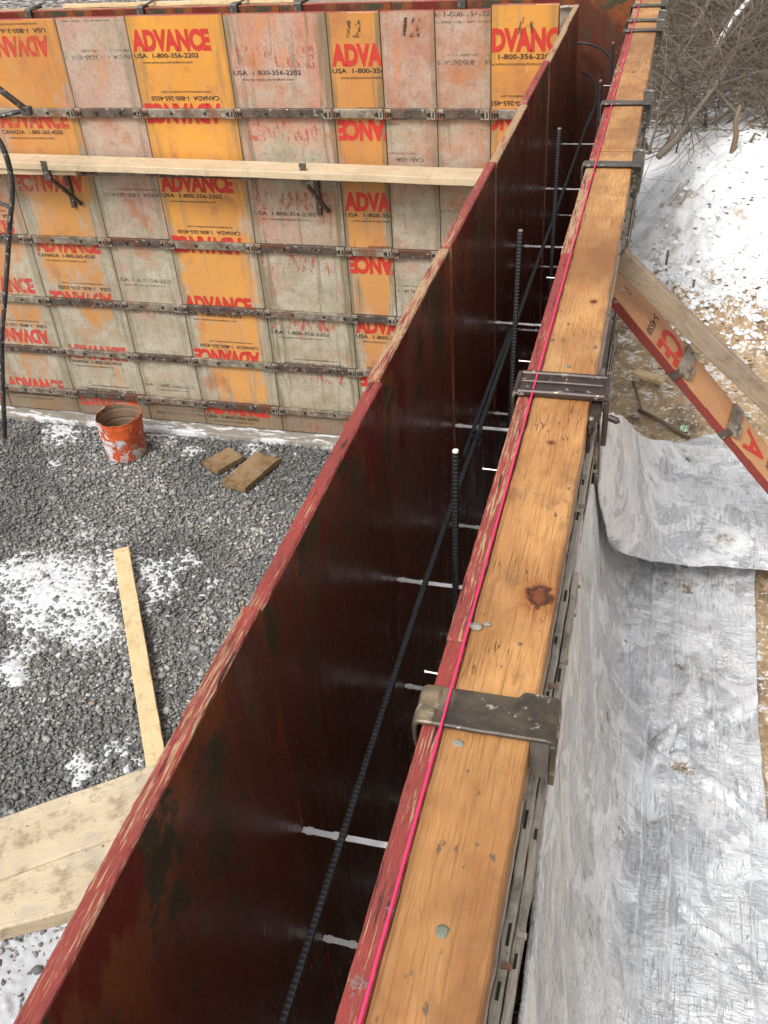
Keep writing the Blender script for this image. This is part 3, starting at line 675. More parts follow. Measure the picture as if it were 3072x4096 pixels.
# the knot stands up a little; filled bolt holes
M_knot = simple("knot_wood", (.10, .028, .013), .35, var=.6, ns=160, bump=1.0)
M_plug = simple("grey_plug", (.16, .17, .13), .7, var=.5, ns=200, bump=.6)
def disc(name, x, y, r, z, mat, label, cat, sy=1.2, h=.0015, seed=0):
    mb = MB(); V = [(x, y, z + h)]; F = []; n = 28
    for ri, rr in enumerate((.35, .7, 1.0, 1.04)):
        for k in range(n):
            a = 2 * math.pi * k / n; q = rr * r * (1 + .16 * noise.noise(Vector((math.cos(a) * 1.6 + seed, math.sin(a) * 1.6, seed))))
            V.append((x + math.cos(a) * q, y + math.sin(a) * q * sy, z + (h * (1 - .3 * ri) if ri < 3 else -.002) + .0012 * noise.noise(Vector((math.cos(a) * 3 * rr, math.sin(a) * 3 * rr, seed)))))
    for k in range(n): F.append((0, 1 + k, 1 + (k + 1) % n))
    for ri in range(3):
        for k in range(n): F.append((1 + ri * n + k, 1 + (ri + 1) * n + k, 1 + (ri + 1) * n + (k + 1) % n, 1 + ri * n + (k + 1) % n))
    return tag(mb.add(V, F).build(name, mat, smooth=True), label, cat)
disc("bolt_plug", .3195, -.988, .0062, .0005, M_plug, "greenish grey round plug set in the near board, close to the bottom of the photo", "plug", 1.05, .0012, 3)
disc("bolt_plug", .3195, .084, .0044, .0005, M_plug, "grey round plug in the board just before the brown channel clamp", "plug", 1.1, .0012, 5)
M_peb = simple("concrete_crumb", (.24, .23, .20), .8, var=.3, ns=90, bump=.8)
for i, (x, y, r, lb) in enumerate([(.279, -.596, .0065, "pale pebble on the board beside the pink string, larger of two"), (.291, -.588, .0038, "pale pebble on the board, smaller one beside the larger pebble")]):
    bm = bmesh.new(); bmesh.ops.create_icosphere(bm, subdivisions=3, radius=1)
    for v in bm.verts: v.co *= 1 + .25 * noise.noise(v.co * 1.4 + Vector((i * 7, 0, 0))); v.co = Vector((v.co.x * r * 1.35, v.co.y * r * .8, v.co.z * r * .55))
    me = bpy.data.meshes.new("pebble"); bm.to_mesh(me); bm.free(); me.materials.append(M_peb)
    o = link("pebble", me, None, (x, y, r * .45)); tag(o, lb, "pebble")
# flattened lump of grey putty on board
disc("mortar_crumb", .292, -.775, .006, .0006, M_peb, "small pale mortar smear on the board just below the rusty clamp", "mortar", .8, .001, 9)

M_ply = [mat_wood("pinkish_ply_edge", (.50, .40, .34), (.40, .32, .27), (.22, .17, .14), 1, 51.0, .7, .5), mat_wood("grey_ply_edge", (.46, .42, .35), (.30, .28, .23), (.12, .10, .08), 1, 57.0, 1.0, .9), mat_wood("dark_ply_edge", (.26, .22, .18), (.40, .36, .30), (.07, .055, .045), 1, 63.0, 1.0, 1.0)]
for i, (xa, xb, zt_, yb, lb) in enumerate([(.330, .3675, -.046, .80, "pinkish weathered ply strip standing against the wall, next to the orange board"), (.3682, .3775, -.060, .20, "grey weathered ply strip outside the board, middle of three"), (.3783, .3865, -.074, -.38, "dark splintered ply strip outside the board, nearest the blanket")]):
    V, F = gridbox([xa, (xa + xb) / 2, xb], lin(-2.4, yb, .012), [zt_ - .040, zt_ - .015, zt_], bev=.0012, amp=.0016, freq=34, seed=i * 9, edge_amp=.0014)
    o = MB().add(V, F).build("plywood_strip", M_ply[i]); tag(o, lb, "ply strip", "weathered strips along the outside of the wall")
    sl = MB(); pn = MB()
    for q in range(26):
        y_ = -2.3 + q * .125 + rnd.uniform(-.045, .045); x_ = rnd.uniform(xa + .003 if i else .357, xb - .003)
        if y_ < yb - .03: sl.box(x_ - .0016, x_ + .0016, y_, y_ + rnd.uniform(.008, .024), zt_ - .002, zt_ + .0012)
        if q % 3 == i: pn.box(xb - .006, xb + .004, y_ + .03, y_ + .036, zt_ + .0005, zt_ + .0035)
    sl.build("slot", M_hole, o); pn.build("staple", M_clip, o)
# ---------------------------------------------------------------- mason's line
M_pink = simple("fluorescent_line", (1.0, .035, .16), .6, var=.03, ns=800, bump=0)
def line_obj(pts, r, label):
    P = []
    for a, b in zip(pts[:-1], pts[1:]):
        a, b = Vector(a), Vector(b); n = max(2, int((b - a).length / .02))
        P += [a.lerp(b, i / n) for i in range(n)]
    P.append(Vector(pts[-1])); o = MB().tube(P, r, 6).build("string_line", M_pink, smooth=True); return tag(o, label, "string")
line_obj([(.2715, -2.4, .0135), (.2715, -.76, .0140), (.2712, -.70, .0125), (.271, .02, .0125), (.2722, 3.3, .0115), (.2735, 4.4, .0115)], .0014, "bright pink string pulled tight along the red edge of the outer form, over the clamps")
line_obj([(-3.9, 3.902, -.028), (-1.63, 3.90, .003), (.1, 3.90, .02)], .0016, "bright pink string stretched along the top of the far forms")

# ---------------------------------------------------------------- clamps
M_ca = mat_rust("clamp_rusty", (.05, .04, .034), (.115, .09, .06), (.20, .15, .09), 2.0, .45)
M_cb = mat_rust("clamp_brown_steel", (.050, .034, .030), (.075, .052, .044), (.065, .045, .038), 6.0, .42)
M_cc = mat_rust("clamp_grey_steel", (.075, .070, .062), (.13, .12, .105), (.09, .07, .055), 12.0, .45)
def profile_band(prof, y0, y1, th, ny=6, bumps=None, amp=.0008, seed=0):
    """bent strip: prof is a list of (x,z) along its outer surface; thickness th inward"""
    P = [Vector((x, 0, z)) for x, z in prof]; Q = []
    for i, p in enumerate(P):
        t = (P[min(i + 1, len(P) - 1)] - P[max(i - 1, 0)]).normalized(); n = Vector((t.z, 0, -t.x)); Q.append(p + n * th)
    V = []; F = []; m = len(P); ys = [y0 + .0, y0 + .002] + lin(y0 + .006, y1 - .006, (y1 - y0) / ny)[0:] + [y1 - .002, y1]
    for j, y in enumerate(ys):
        edge = .0012 if j in (0, len(ys) - 1) else 0
        for s in (0, 1):
            for i, p in enumerate(P if s == 0 else Q):
                q = p.copy(); q.y = y
                other = (Q if s == 0 else P)[i]; q += (Vector((other.x, y, other.z)) - Vector((q.x, y, q.z))).normalized() * edge
                if bumps and s == 0: q.z += bumps(p.x, (y - y0) / (y1 - y0))
                q += noise.noise_vector(Vector((p.x * 30 + seed, y * 30, p.z * 30))) * amp
                V.append(tuple(q))
    R = 2 * m
    for j in range(len(ys) - 1):
        for i in range(m - 1):
            a = j * R + i; F.append((a, a + R, a + R + 1, a + 1)); a = j * R + m + i; F.append((a, a + 1, a + R + 1, a + R))
        a = j * R; F.append((a, a + m, a + m + R, a + R)); a = j * R + m - 1; F.append((a, a + R, a + m + R, a + m))
    for i in range(m - 1):
        F.append((i, i + 1, m + i + 1, m + i)); a = (len(ys) - 1) * R; F.append((a + i, a + m + i, a + m + i + 1, a + i + 1))
    return V, F
def arc(cx, cz, r, a0, a1, n=6): return [(cx + r * math.cos(math.radians(a0 + (a1 - a0) * i / n)), cz + r * math.sin(math.radians(a0 + (a1 - a0) * i / n))) for i in range(n + 1)]
def wedge(mb, x0, x1, yc, th, ztop, zbot, tw=.55):
    """tapered plate standing in the slot"""
    m_ = (x0 + x1) / 2; hw = (x1 - x0) / 2; P = []
    for k in range(9):
        q = k / 8; z = ztop + (zbot - ztop) * q; h = hw * (1 - (1 - tw) * q ** 1.3)
        P.append((x0 + (0 if q < .9 else .004), z)); 
    L = [(x0, ztop)] + [(x0 + .002, zbot + .01), (x0 + .006, zbot)] + [(x0 + (x1 - x0) * tw, zbot)] + [(x1, ztop - (ztop - zbot) * .45), (x1 + .001, ztop - .01), (x1, ztop)] + [(m_, ztop + .003)]
    n = len(L); V = [(x, yc - th / 2, z) for x, z in L] + [(x, yc + th / 2, z) for x, z in L]
    mb.add(V, [tuple(range(n))[::-1], tuple(range(n, 2 * n))] + [(i, (i + 1) % n, n + (i + 1) % n, n + i) for i in range(n)])
# broad rusty clamp
yc = -.733; t = thing("form_clamp", (.31, yc, .01), "broad rusty steel clamp bent over the board and red edge, nearest the camera", "clamp", "clamps across the outer form")
y0, y1 = yc - .029, yc + .027
def bmp(x, v):
    b = 0
    if x < .262: b += .0035 * math.exp(-((v - .25) / .15) ** 2) + .0035 * math.exp(-((v - .78) / .15) ** 2)
    if .345 < x: b += .011 * sstep(.345, .355, x) * (1 if v > .52 and v < .99 else 0)
    return b
prof = [(.2385, -.034), (.2365, -.02), (.2365, -.008)] + arc(.2465, .0005, .0095, 180, 92, 7) + [(x, .0105) for x in lin(.256, .384, .0032)] + arc(.386, .0015, .0085, 88, 0, 6) + [(.3955, -.010), (.396, -.018)]
V, F = profile_band(prof, y0, y1, .0055, 16, bmp, .0006, 3); MB().add(V, F).build("clamp_band", M_ca, t, (.31, yc, .01))
V, F = gridbox([.388, .3955], [y0 - .002, y0 + .014], [-.060, -.04, .004], bev=.002, amp=.0008, freq=40); MB().add(V, F).build("hook_tab", M_ca, t, (.31, yc, .01))
mb = MB(); V = [(.367, y0 + .004, .003), (.389, y0 + .004, .003), (.386, y0 - .016, -.030), (.371, y0 - .016, -.030), (.369, y0 + .02, .003), (.389, y0 + .02, .003), (.386, y0 + .006, -.034), (.372, y0 + .006, -.034)]
mb.add(V, [(0, 1, 2, 3), (7, 6, 5, 4), (0, 4, 5, 1), (1, 5, 6, 2), (2, 6, 7, 3), (3, 7, 4, 0)]).build("wedge_block", M_ca, t, (.31, yc, .01))
# brown channel clamp
yc = .002; t = thing("form_clamp", (.31, yc, .01), "dark brown ribbed channel clamp with two slots, over the middle of the long board", "clamp", "clamps across the outer form")
y0, y1 = yc - .036, yc + .036; ch = MB()
prof = [(.2375, -.040), (.2355, -.02), (.2355, -.004)] + arc(.2425, .002, .007, 180, 95, 5) + [(x, .009) for x in lin(.250, .388, .009)] + arc(.3895, .0005, .0085, 88, 0, 6) + [(.3985, -.010), (.397, -.055), (.392, -.078)]
V, F = profile_band(prof[:len(prof) - 3], y0, y1, .005, 10, None, .0004, 5); ch.add(V, F)
def rib(yr, r=.0045, x0=.2405, x1=.394, z=.0095, dz=0): ch.tube([(x0, yr, z - .004), (x0 + .006, yr, z + .0005), ((x0 + x1) / 2, yr, z + .001), (x1 - .006, yr, z + .0005), (x1, yr, z - .004)], r, 10)
rib(y0 + .004, .0052); rib(y1 - .004, .0052); rib(yc + .004, .0033, .243, .389)
for xr in (.2415, .3915): ch.tube([(xr, y0 + .004, .0095), (xr, y1 - .004, .0095)], .0046, 10)
for v in [(y0 + .0005)]:
    V, F = gridbox([.2362, .2412], [y0, y1], [-.045, 0.0], bev=.0015); ch.add(V, F)
V, F = gridbox([.388, .3975], [y0 + .001, y0 + .032], [-.085, -.04, .002], bev=.003, amp=.0008, freq=30); ch.add(V, F)
ch.build("channel", M_cb, t, (.31, yc, .01), smooth=False)
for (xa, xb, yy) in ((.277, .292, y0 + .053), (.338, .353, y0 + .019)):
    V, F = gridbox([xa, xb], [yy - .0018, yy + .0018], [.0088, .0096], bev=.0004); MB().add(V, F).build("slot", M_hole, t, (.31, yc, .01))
mb = MB(); V, F = gridbox([.368, .386], lin(y0 - .058, y0 + .03, .02), [-.022, -.006], bev=.002, amp=.0006, freq=30)
V = [(x - (.012 if (y < y0 - .03 and x > .376) else 0), y, z + (.0 if y > y0 - .03 else -.004)) for x, y, z in V]
mb.add(V, F).build("wedge_bar", M_cb, t, (.31, yc, .01))
mb = MB(); V = [(.3675, y0 - .058, -.030), (.3745, y0 - .058, -.030), (.3745, y0 - .058, -.085), (.3675, y0 - .058, -.085), (.3675, y0 - .040, -.026), (.3785, y0 - .030, -.026), (.3745, y0 - .045, -.085), (.3675, y0 - .05, -.085)]
mb.add(V, [(0, 1, 2, 3), (7, 6, 5, 4), (0, 4, 5, 1), (1, 5, 6, 2), (2, 6, 7, 3), (3, 7, 4, 0)]).build("wedge_tip", M_cb, t, (.31, yc, .01))
mb = MB().tube([(.398, y0 + .008, -.03), (.412, y0 + .006, -.034), (.414, y0 + .004, -.038)], [.006, .006, .0045], 10); mb.build("pivot_pin", M_cb, t, (.31, yc, .01))
# thin band clamps with tall wedge plates
def thin_clamp(tilt=0):
    t = thing("form_clamp", (.31, 0, 0), "thin", "clamp", "clamps across the outer form")
    prof = [(.2365, -.050), (.2352, -.02), (.2352, -.002)] + arc(.2440, .0025, .0085, 180, 92, 5) + [(x, .011) for x in lin(.253, .384, .012)] + arc(.3860, .0025, .0085, 88, 0, 5) + [(.395, -.010), (.395, -.03), (.391, -.062)]
    V, F = profile_band(prof, -.019, .019, .005, 5, None, .0006, 8); MB().add(V, F).build("clamp_band", M_cc, t, (.31, 0, 0))
    return t
def plate(t, ztop, zbot, yo):
    mb = MB(); wedge(mb, .3645, .396, yo, .007, ztop, zbot, .5)
    mb.tube([(.3640, yo - .001, ztop + .001), (.372, yo, ztop + .0045), (.388, yo, ztop + .0045), (.3975, yo - .001, ztop + .001)], .0052, 8)
    return mb.build("wedge_plate", M_cc, t, (.31, 0, 0))
cl = thin_clamp(); plate(cl, .036, -.085, .012)
spots = [(1.203, "grey thin band clamp with a tall dark wedge plate, just before the board joint"),
         (1.810, "grey thin band clamp with wedge plate, between the joint and the three close clamps"),
         (2.925, "nearest of the three close clamps at the far end of the board"),
         (3.130, "middle one of the three close clamps at the far end of the board"),
         (3.470, "farthest clamp, at the very top edge of the photo on the board")]
for i, (y, lb) in enumerate(spots):
    c = cl if i == 0 else copy_tree(cl)
    c.location = (.31, y, .0025 if y > 1.3 else 0); c['label'] = lb
    if i in (2, 3, 4): c.rotation_euler = (0, 0, (.02, -.06, -.09)[i - 2])
# clamps on the far outer form
fc = thing("form_clamp", (-3.087, 3.87, -.01), "x", "clamp", "small clamps on the far outer form")
prof = [(-.022, -.035), (-.022, -.002)] + arc(-.014, .004, .008, 180, 95, 4) + [(x, .012) for x in (0, .04, .08)] + arc(.098, .004, .008, 85, 0, 4) + [(.106, -.03)]
V, F = profile_band(prof, -.02, .02, .005, 3, None, .001, 2); V = [(y, x, z) for x, y, z in V]; MB().add(V, [f[::-1] for f in F]).build("clamp_band", M_cc, fc)
MB().tube([(.028, -.002, .014), (.05, .03, .024), (.075, .065, .030)], .005, 6).build("wedge_rod", M_cc, fc)
for i, (x, lb) in enumerate([(-3.087, "small dark clamp on the far form top above the leftmost orange panel"), (-2.387, "small dark clamp on the far form top above the greyish pink panel"), (-1.837, "small dark clamp on the far form top above the bright yellow panel"), (-1.475, "small dark clamp on the far form top above the mottled pink panel"), (-.605, "small dark clamp on the far form top above the narrow scuffed panel")]):
    c = fc if i == 0 else copy_tree(fc); c.location = (x, YO + .004, -.006); c['label'] = lb
# boards behind the far outer form
M_fb = [mat_wood("weathered_waler", (.50, .35, .19), (.34, .25, .16), (.20, .14, .09), 0, 3.0), mat_wood("muddy_waler", (.30, .22, .15), (.42, .33, .22), (.14, .10, .07), 0, 8.0)]
for i, (a, b) in enumerate([(-5.2, -1.86), (-1.855, .24)]):
    V, F = gridbox(lin(a, b, .08), [YO + TP + .0008, YO + TP + .045, YO + TP + .09], [-.048, -.03, -.008], bev=.003, amp=.002, freq=7, seed=i * 4)
    tag(MB().add(V, F).build("waler_board", M_fb[i]), ["weathered board capping the far outer form at the photo's top left", "muddy board capping the far outer form above the narrow panels"][i], "board", "boards on the far outer form")
M_lathw = mat_wood("pale_lath", (.72, .55, .33), (.62, .44, .24), (.40, .27, .14), 0, 5.0)
V, F = gridbox(lin(-2.9, -1.52, .05), [YO + TP + .030, YO + TP + .068], [-.006, .012], bev=.002, amp=.0015, freq=6)
tag(MB().add(V, F).build("wood_lath", M_lathw), "pale lath lying on the far board above the bright yellow panel", "lath")
# dark tarp beyond
M_tarp = Mat("dark_tarp"); n_ = M_tarp.noise(4, det=6, dist=.8); sp = M_tarp.noise(16, det=7, rough=.75)
M_tarp.bump(n_, .6, .03); M_tarp.set(M_tarp.mix(M_tarp.ramp(sp, .63, .68), M_tarp.mix(n_, (.03, .035, .055), (.07, .078, .11)), (.55, .57, .6)), .7, 0, .15)
V = []; xs = lin(-6, -.7, .06); ys = lin(4.05, 6.2, .06)
for y in ys:
    for x in xs:
        V.append((x, y, -.10 - .16 * (y - 4.05) + .05 * noise.noise(Vector((x * 3.2, y * 1.1, 2))) + .025 * noise.noise(Vector((x * 11, y * 3, 6))) - 1.3 * sstep(5.3, 6.2, y)))
nx = len(xs); F = [(j * nx + i, j * nx + i + 1, (j + 1) * nx + i + 1, (j + 1) * nx + i) for j in range(len(ys) - 1) for i in range(nx - 1)]
o = tag(MB().add(V, F).build("tarp", M_tarp.m, smooth=True), "dark blue-grey tarp with flecks of snow behind the far form, top left", "tarp")
o.modifiers.new("thickness", 'SOLIDIFY').thickness = .004

# ---------------------------------------------------------------- ties, dowels and reinforcing
M_tie = simple("galvanised_tie", (.85, .86, .87), .4, .0, .6, .12, 60, .3)
tie = None
lvn = ["topmost level", "second level", "third level", "fourth level", "fifth level", "lowest level"]
jn = {-2: "the joint just below the photo", -1: "nearest joint in view", 0: "second joint, by the rusty clamp", 1: "third joint, by the white-tipped dowel", 2: "fourth joint, by the second dowel", 3: "fifth joint, past the second dowel", 4: "sixth joint, near the third dowel", 5: "last joint before the corner"}
for n in range(-2, 6):
    for k, z in enumerate(LV):
        if n == -2 and k > 1: continue
        if tie is None:
            mb = MB(); V, F = gridbox(lin(0, W, .02), [-.0050, .0050], [-.0014, .0014], bev=.0004, amp=.0007, freq=30); mb.add(V, F)
            for x in (.012, .055, W - .055, W - .012): V, F = gridbox([x - .005, x + .005], [-.0066, .0066], [-.0018, .0022], bev=.0005); mb.add(V, F)
            tie = mb.build("form_tie", M_tie); c = tie
        else: c = tie.copy(); COL.objects.link(c)
        c.location = (0, n * U + rnd.uniform(-.002, .002), z + rnd.uniform(-.004, .004)); c.rotation_euler = (rnd.uniform(-.1, .1), rnd.uniform(-.01, .01), rnd.uniform(-.012, .012))
        tag(c, "white form tie at %s, %s" % (jn[n], lvn[k]), "form tie", "form ties crossing the trench")
M_nail = simple("shiny_nail", (.75, .66, .70), .35, .3, .6, .05, 50, 0)
for i, (y, z, lb) in enumerate([(-.654, -.028, "just above the rusty clamp"), (-1.118, -.05, "at the very bottom of the photo"), (-.211, -.03, "beside the white-tipped dowel's top"), (.534, -.03, "past the channel clamp"), (.15, -.03, "just above the channel clamp"), (2.2, -.03, "opposite the far dowels")]):
    o = MB().tube([(W + .001, y, z), (W - .020 - .004 * (i % 3), y + .001, z)], .0011, 6).tube([(W - .020 - .004 * (i % 3), y + .001, z), (W - .0215 - .004 * (i % 3), y + .001, z)], .0020, 8).build("nail", M_nail)
    tag(o, "shiny nail end poking into the trench, " + lb, "nail", "nail ends in the trench")
M_bar = simple("black_rebar", (.030, .031, .034), .42, .3, .5, .5, 25, .3)
def rebar_geo(pts, r=.0078, pitch=.0095, mb=None, step=None):
    mb = mb or MB(); P = [Vector(p) for p in pts]; S = []
    for a, b in zip(P[:-1], P[1:]):
        n = max(1, int((b - a).length / (pitch / 3))); S += [a.lerp(b, i / n) for i in range(n)]
    S.append(P[-1]); rr = [r * (1.16 if i % 3 == 0 else .95) for i in range(len(S))]
    mb.tube(S, rr, 9)
    off = Vector((r * .95, 0, 0)); d = (P[-1] - P[0]).normalized(); side = d.orthogonal().normalized()
    mb.tube([p + side * r * .97 for p in S[::3]], r * .17, 4); mb.tube([p - side * r * .97 for p in S[::3]], r * .17, 4); return mb
M_wt = simple("white_paint_tip", (.85, .84, .78), .5, var=.05, bump=0)
for i, (x, y, yb, zt, lb) in enumerate([(.125, .023, -.02, -.160, "thick black ribbed dowel with a white painted tip, nearest the camera"), (.125, .835, .72, -.044, "second black dowel, standing near the third clamp gap"), (.125, 1.662, 1.60, -.031, "third black dowel, halfway along the trench"), (.19, 2.46, 2.42, -.075, "fourth black dowel, close to the bent corner bars"), (.19, 3.12, 3.08, -.075, "farthest black dowel, near the end wall")]):
    t = thing("rebar_dowel", (x, y, zt), lb, "rebar", "upright dowels in the trench")
    k = (yb - y) / .45
    rebar_geo([(x, y, zt), (x + .0, y + k * .9, zt - .9), (x, y + k * 1.2, -2.45)], .0062 if i < 3 else .0055, .0085).build("bar", M_bar, t, (x, y, zt), smooth=False)
    MB().tube([(x, y, zt - .001), (x, y, zt + .004)], [.0064, .0056], 10).build("painted_tip" if i < 1 else "cut_tip", M_wt if i < 1 else M_clip, t, (x, y, zt))
long_pts = [(.101, -2.3, -.37), (.10, -.945, -.373), (.10, -.453, -.346), (.10, -.167, -.339), (.099, .115, -.343), (.098, .406, -.358), (.10, .9, -.353), (.101, 1.413, -.36), (.104, 2.06, -.372), (.106, 2.8, -.38), (.110, 3.20, -.376)]
tag(rebar_geo(long_pts, .0055, .008).build("long_rebar", M_bar), "long black ribbed bar running the length of the trench below the string", "rebar")
tag(rebar_geo([(.085, .30, -.352), (.087, .95, -.366)], .0048, .008).build("long_rebar", M_bar), "second thinner bar lapped beside the long bar, starting at the wire knot", "rebar")
def bez(a, b, c, n=10): a, b, c = Vector(a), Vector(b), Vector(c); return [a * (1 - t) ** 2 + b * 2 * t * (1 - t) + c * t * t for t in [i / n for i in range(n + 1)]]
tag(rebar_geo(bez((.02, 3.74, -.33), (.15, 3.62, -.34), (.11, 2.98, -.385), 12), .0055).build("corner_bar", M_bar), "bent corner bar curving into the long trench, lower of the two", "rebar", "bent corner bars")
tag(rebar_geo(bez((-.02, 3.78, -.20), (.16, 3.72, -.20), (.195, 3.30, -.24), 12), .0055).build("corner_bar", M_bar), "bent corner bar curving toward the far dowel, upper of the two", "rebar", "bent corner bars")
mb = MB()
for k in range(9):
    a = k * .7; mb.tube([(.10 + .014 * math.cos(a + j * .8), .355 + .004 * k + .001 * j, -.352 + .014 * math.sin(a + j * .8)) for j in range(7)], .0009, 4)
mb.tube([(.11, .37, -.34), (.118, .36, -.325), (.114, .345, -.318)], .0009, 4).tube([(.10, .36, -.34), (.092, .35, -.322), (.098, .34, -.315)], .0009, 4)
tag(mb.build("tie_wire", M_bar), "twist of black tie wire round the long bar", "wire")

# ---------------------------------------------------------------- timber inside the foundation
M_plank = mat_wood("pale_plank", (.62, .50, .34), (.50, .38, .24), (.38, .28, .17), 0, 2.0, .7, .5)
def board(name, L, Wd, T, mat, origin, ex, up, label, cat, group=None, amp=.0015, step=.05, seed=0, bev=.003):
    """box from origin: length along ex, width to the left of it, thickness downwards"""
    ex = Vector(ex).normalized(); up = Vector(up).normalized(); ey = up.cross(ex).normalized(); up = ex.cross(ey)
    V, F = gridbox(lin(0, L, step), lin(0, Wd, .03), [-T, -T / 2, 0], bev=bev, amp=amp, freq=9, seed=seed, edge_amp=amp * .4)
    o = MB().add(V, F).build(name, mat); mw = Matrix.Identity(4)
    for i, a in enumerate((ex, ey, up)):
        for r in range(3): mw[r][i] = a[r]
    mw.translation = Vector(origin); o.matrix_world = mw
    return tag(o, label, cat, group)
board("scaffold_plank", 3.6, .165, .038, M_plank, (-4.03, 3.384, -.695), (1, -.022, -.008), (0, 0, 1), "long pale plank resting on brackets against the printed wall", "plank", None, .002, .05, 2)
board("scaffold_plank", 1.15, .13, .036, M_plank, (-3.90, 3.372, -.742), (1, .01, .002), (0, 0, 1), "short pale plank end lying just beneath the long one at left", "plank", None, .002, .05, 5)
# near planks on which the photographer stands
M_pl2 = mat_wood("scuffed_plank", (.62, .52, .37), (.50, .40, .27), (.30, .22, .14), 0, 12.0, .8, .95)
board("scaffold_plank", 2.6, .185, .04, M_pl2, (-.42, .167, -1.2), (-.80, -.605, 0), (0, 0, 1), "wide pale scuffed plank at bottom left, farther of the two side by side", "plank", "planks at the bottom left", .002, .04, 7, .005)
board("scaffold_plank", 2.6, .185, .05, M_pl2, (-.42, -.088, -1.209), (-.865, -.50, 0), (0, 0, 1), "wide pale scuffed plank at bottom left, nearer of the two side by side", "plank", "planks at the bottom left", .002, .04, 13, .005)
M_lath = mat_wood("yellow_lath", (.72, .56, .33), (.60, .44, .24), (.36, .24, .12), 0, 6.0, .6, .6)
p0, p1 = Vector((-2.321, 2.162, -2.485)), Vector((-1.465, .84, -2.485)); board("wood_lath", (p1 - p0).length + .25, .088, .036, M_lath, p0 + Vector((0, 0, .012)), p1 - p0, (0, 0, 1), "narrow pale board lying on the snowy gravel, pointing at the planks", "lath", None, .0015, .05, 3)
M_sc = mat_wood("dirty_offcut", (.20, .115, .055), (.30, .21, .115), (.09, .055, .03), 0, 15.0, .9, 1.0)
a, b = Vector((-1.981, 2.943, -2.49)), Vector((-1.803, 2.876, -2.49)); board("board_offcut", .365, .185, .038, M_sc, (-1.803, 2.876, -2.486), (.10, .355, 0), (0, 0, 1), "dirty brown board offcut on the gravel, longer of the two", "offcut", "offcuts on the gravel", .0015, .04, 5)
board("board_offcut", .215, .165, .036, M_sc, (-2.050, 3.030, -2.487), (.105, .18, 0), (0, 0, 1), "dirty brown board offcut on the gravel, shorter one nearer the bucket", "offcut", "offcuts on the gravel", .0015, .04, 9)
M_rod = simple("thin_steel_rod", (.28, .28, .28), .5, .5)
tag(MB().tube([(-1.62, .42, -2.49), (-1.30, .47, -2.49)], .006, 6).build("steel_rod", M_rod), "thin grey rod on the gravel just above the planks at left edge", "rod")
# brackets under the plank
M_br = mat_rust("bracket_steel", (.06, .05, .042), (.13, .11, .09), (.12, .06, .035), 21.0)
def bracket(x, label, top=.0):
    t = thing("scaffold_bracket", (x, 3.53, -.75), label, "bracket", "brackets carrying the long plank")
    MB().box(x - .014, x + .014, 3.535, 3.5535, -1.02, -.745, 0, .002).build("upright", M_br, t, (x, 3.53, -.75))
    MB().box(x - .016, x + .016, 3.362, 3.534, -.782, -.770 + .024, 0, .002).build("arm", M_br, t, (x, 3.53, -.75))
    MB().box(x - .020, x + .020, 3.357, 3.3615, -.80, -.690 + top, 0, .001).build("end_lip", M_br, t, (x, 3.53, -.75))
    V, F = gridbox([-.0145, .0145], [-.004, .004], [-.0, -.10, -.24][::-1], bev=.001)
    d = (Vector((x + .055, 3.545, -1.00)) - Vector((x, 3.375, -.785)))
    MB().tube([(x, 3.375, -.785), (x + .055, 3.545, -1.00)], .012, 4).build("strut", M_br, t, (x, 3.53, -.75)); return t
bracket(-1.376, "rusty plank bracket below the middle of the long plank, over the mottled pink panel", .012)
bracket(-2.93, "rusty plank bracket under the left part of the long plank, over the orange panel")
# dark pole frame at the left edge
M_pole = mat_rust("black_painted_tube", (.03, .03, .032), (.06, .06, .062), (.10, .07, .06), 31.0, .45)
t = thing("brace_frame", (-2.98, 3.1, -.6), "dark bent steel tube frame crossing the printed wall at the left edge", "steel frame")
O = (-2.98, 3.1, -.6)
MB().tube([(-3.10, 3.1, -.06), (-2.93, 3.1, -.215), (-2.758, 3.1, -.352)], .0165, 8).build("arm", M_pole, t, O, smooth=True)
MB().tube([(-3.25, 3.1, -.47), (-2.98, 3.1, -.39), (-2.775, 3.1, -.352)], .011, 8).build("arm", M_pole, t, O, smooth=True)
P = [Vector(p) for p in ((-3.08, 3.1, -.40), (-2.99, 3.1, -.49), (-2.965, 3.1, -.606), (-2.990, 3.1, -.769), (-3.075, 3.1, -.969), (-3.255, 3.1, -1.402), (-3.40, 3.1, -1.75), (-3.62, 3.1, -2.45))]
Q = []
for i in range(len(P) - 1):
    for k in range(4):
        u = k / 4; pa, pb, pc, pd = P[max(i - 1, 0)], P[i], P[i + 1], P[min(i + 2, len(P) - 1)]
        Q.append(.5 * ((2 * pb) + (pc - pa) * u + (2 * pa - 5 * pb + 4 * pc - pd) * u * u + (3 * pb - pa - 3 * pc + pd) * u ** 3))
Q.append(P[-1]); MB().tube(Q, .0155, 8).build("tube", M_pole, t, O, smooth=True)
MB().tube([(-3.2, 3.1, -.80), (-3.10, 3.1, -.84), (-3.02, 3.1, -.875)], .012, 8).build("cross_rung", M_pole, t, O)
MB().box(-2.79, -2.735, 3.085, 3.115, -.375, -.330, 0, .004).build("end_joint", M_pole, t, O)

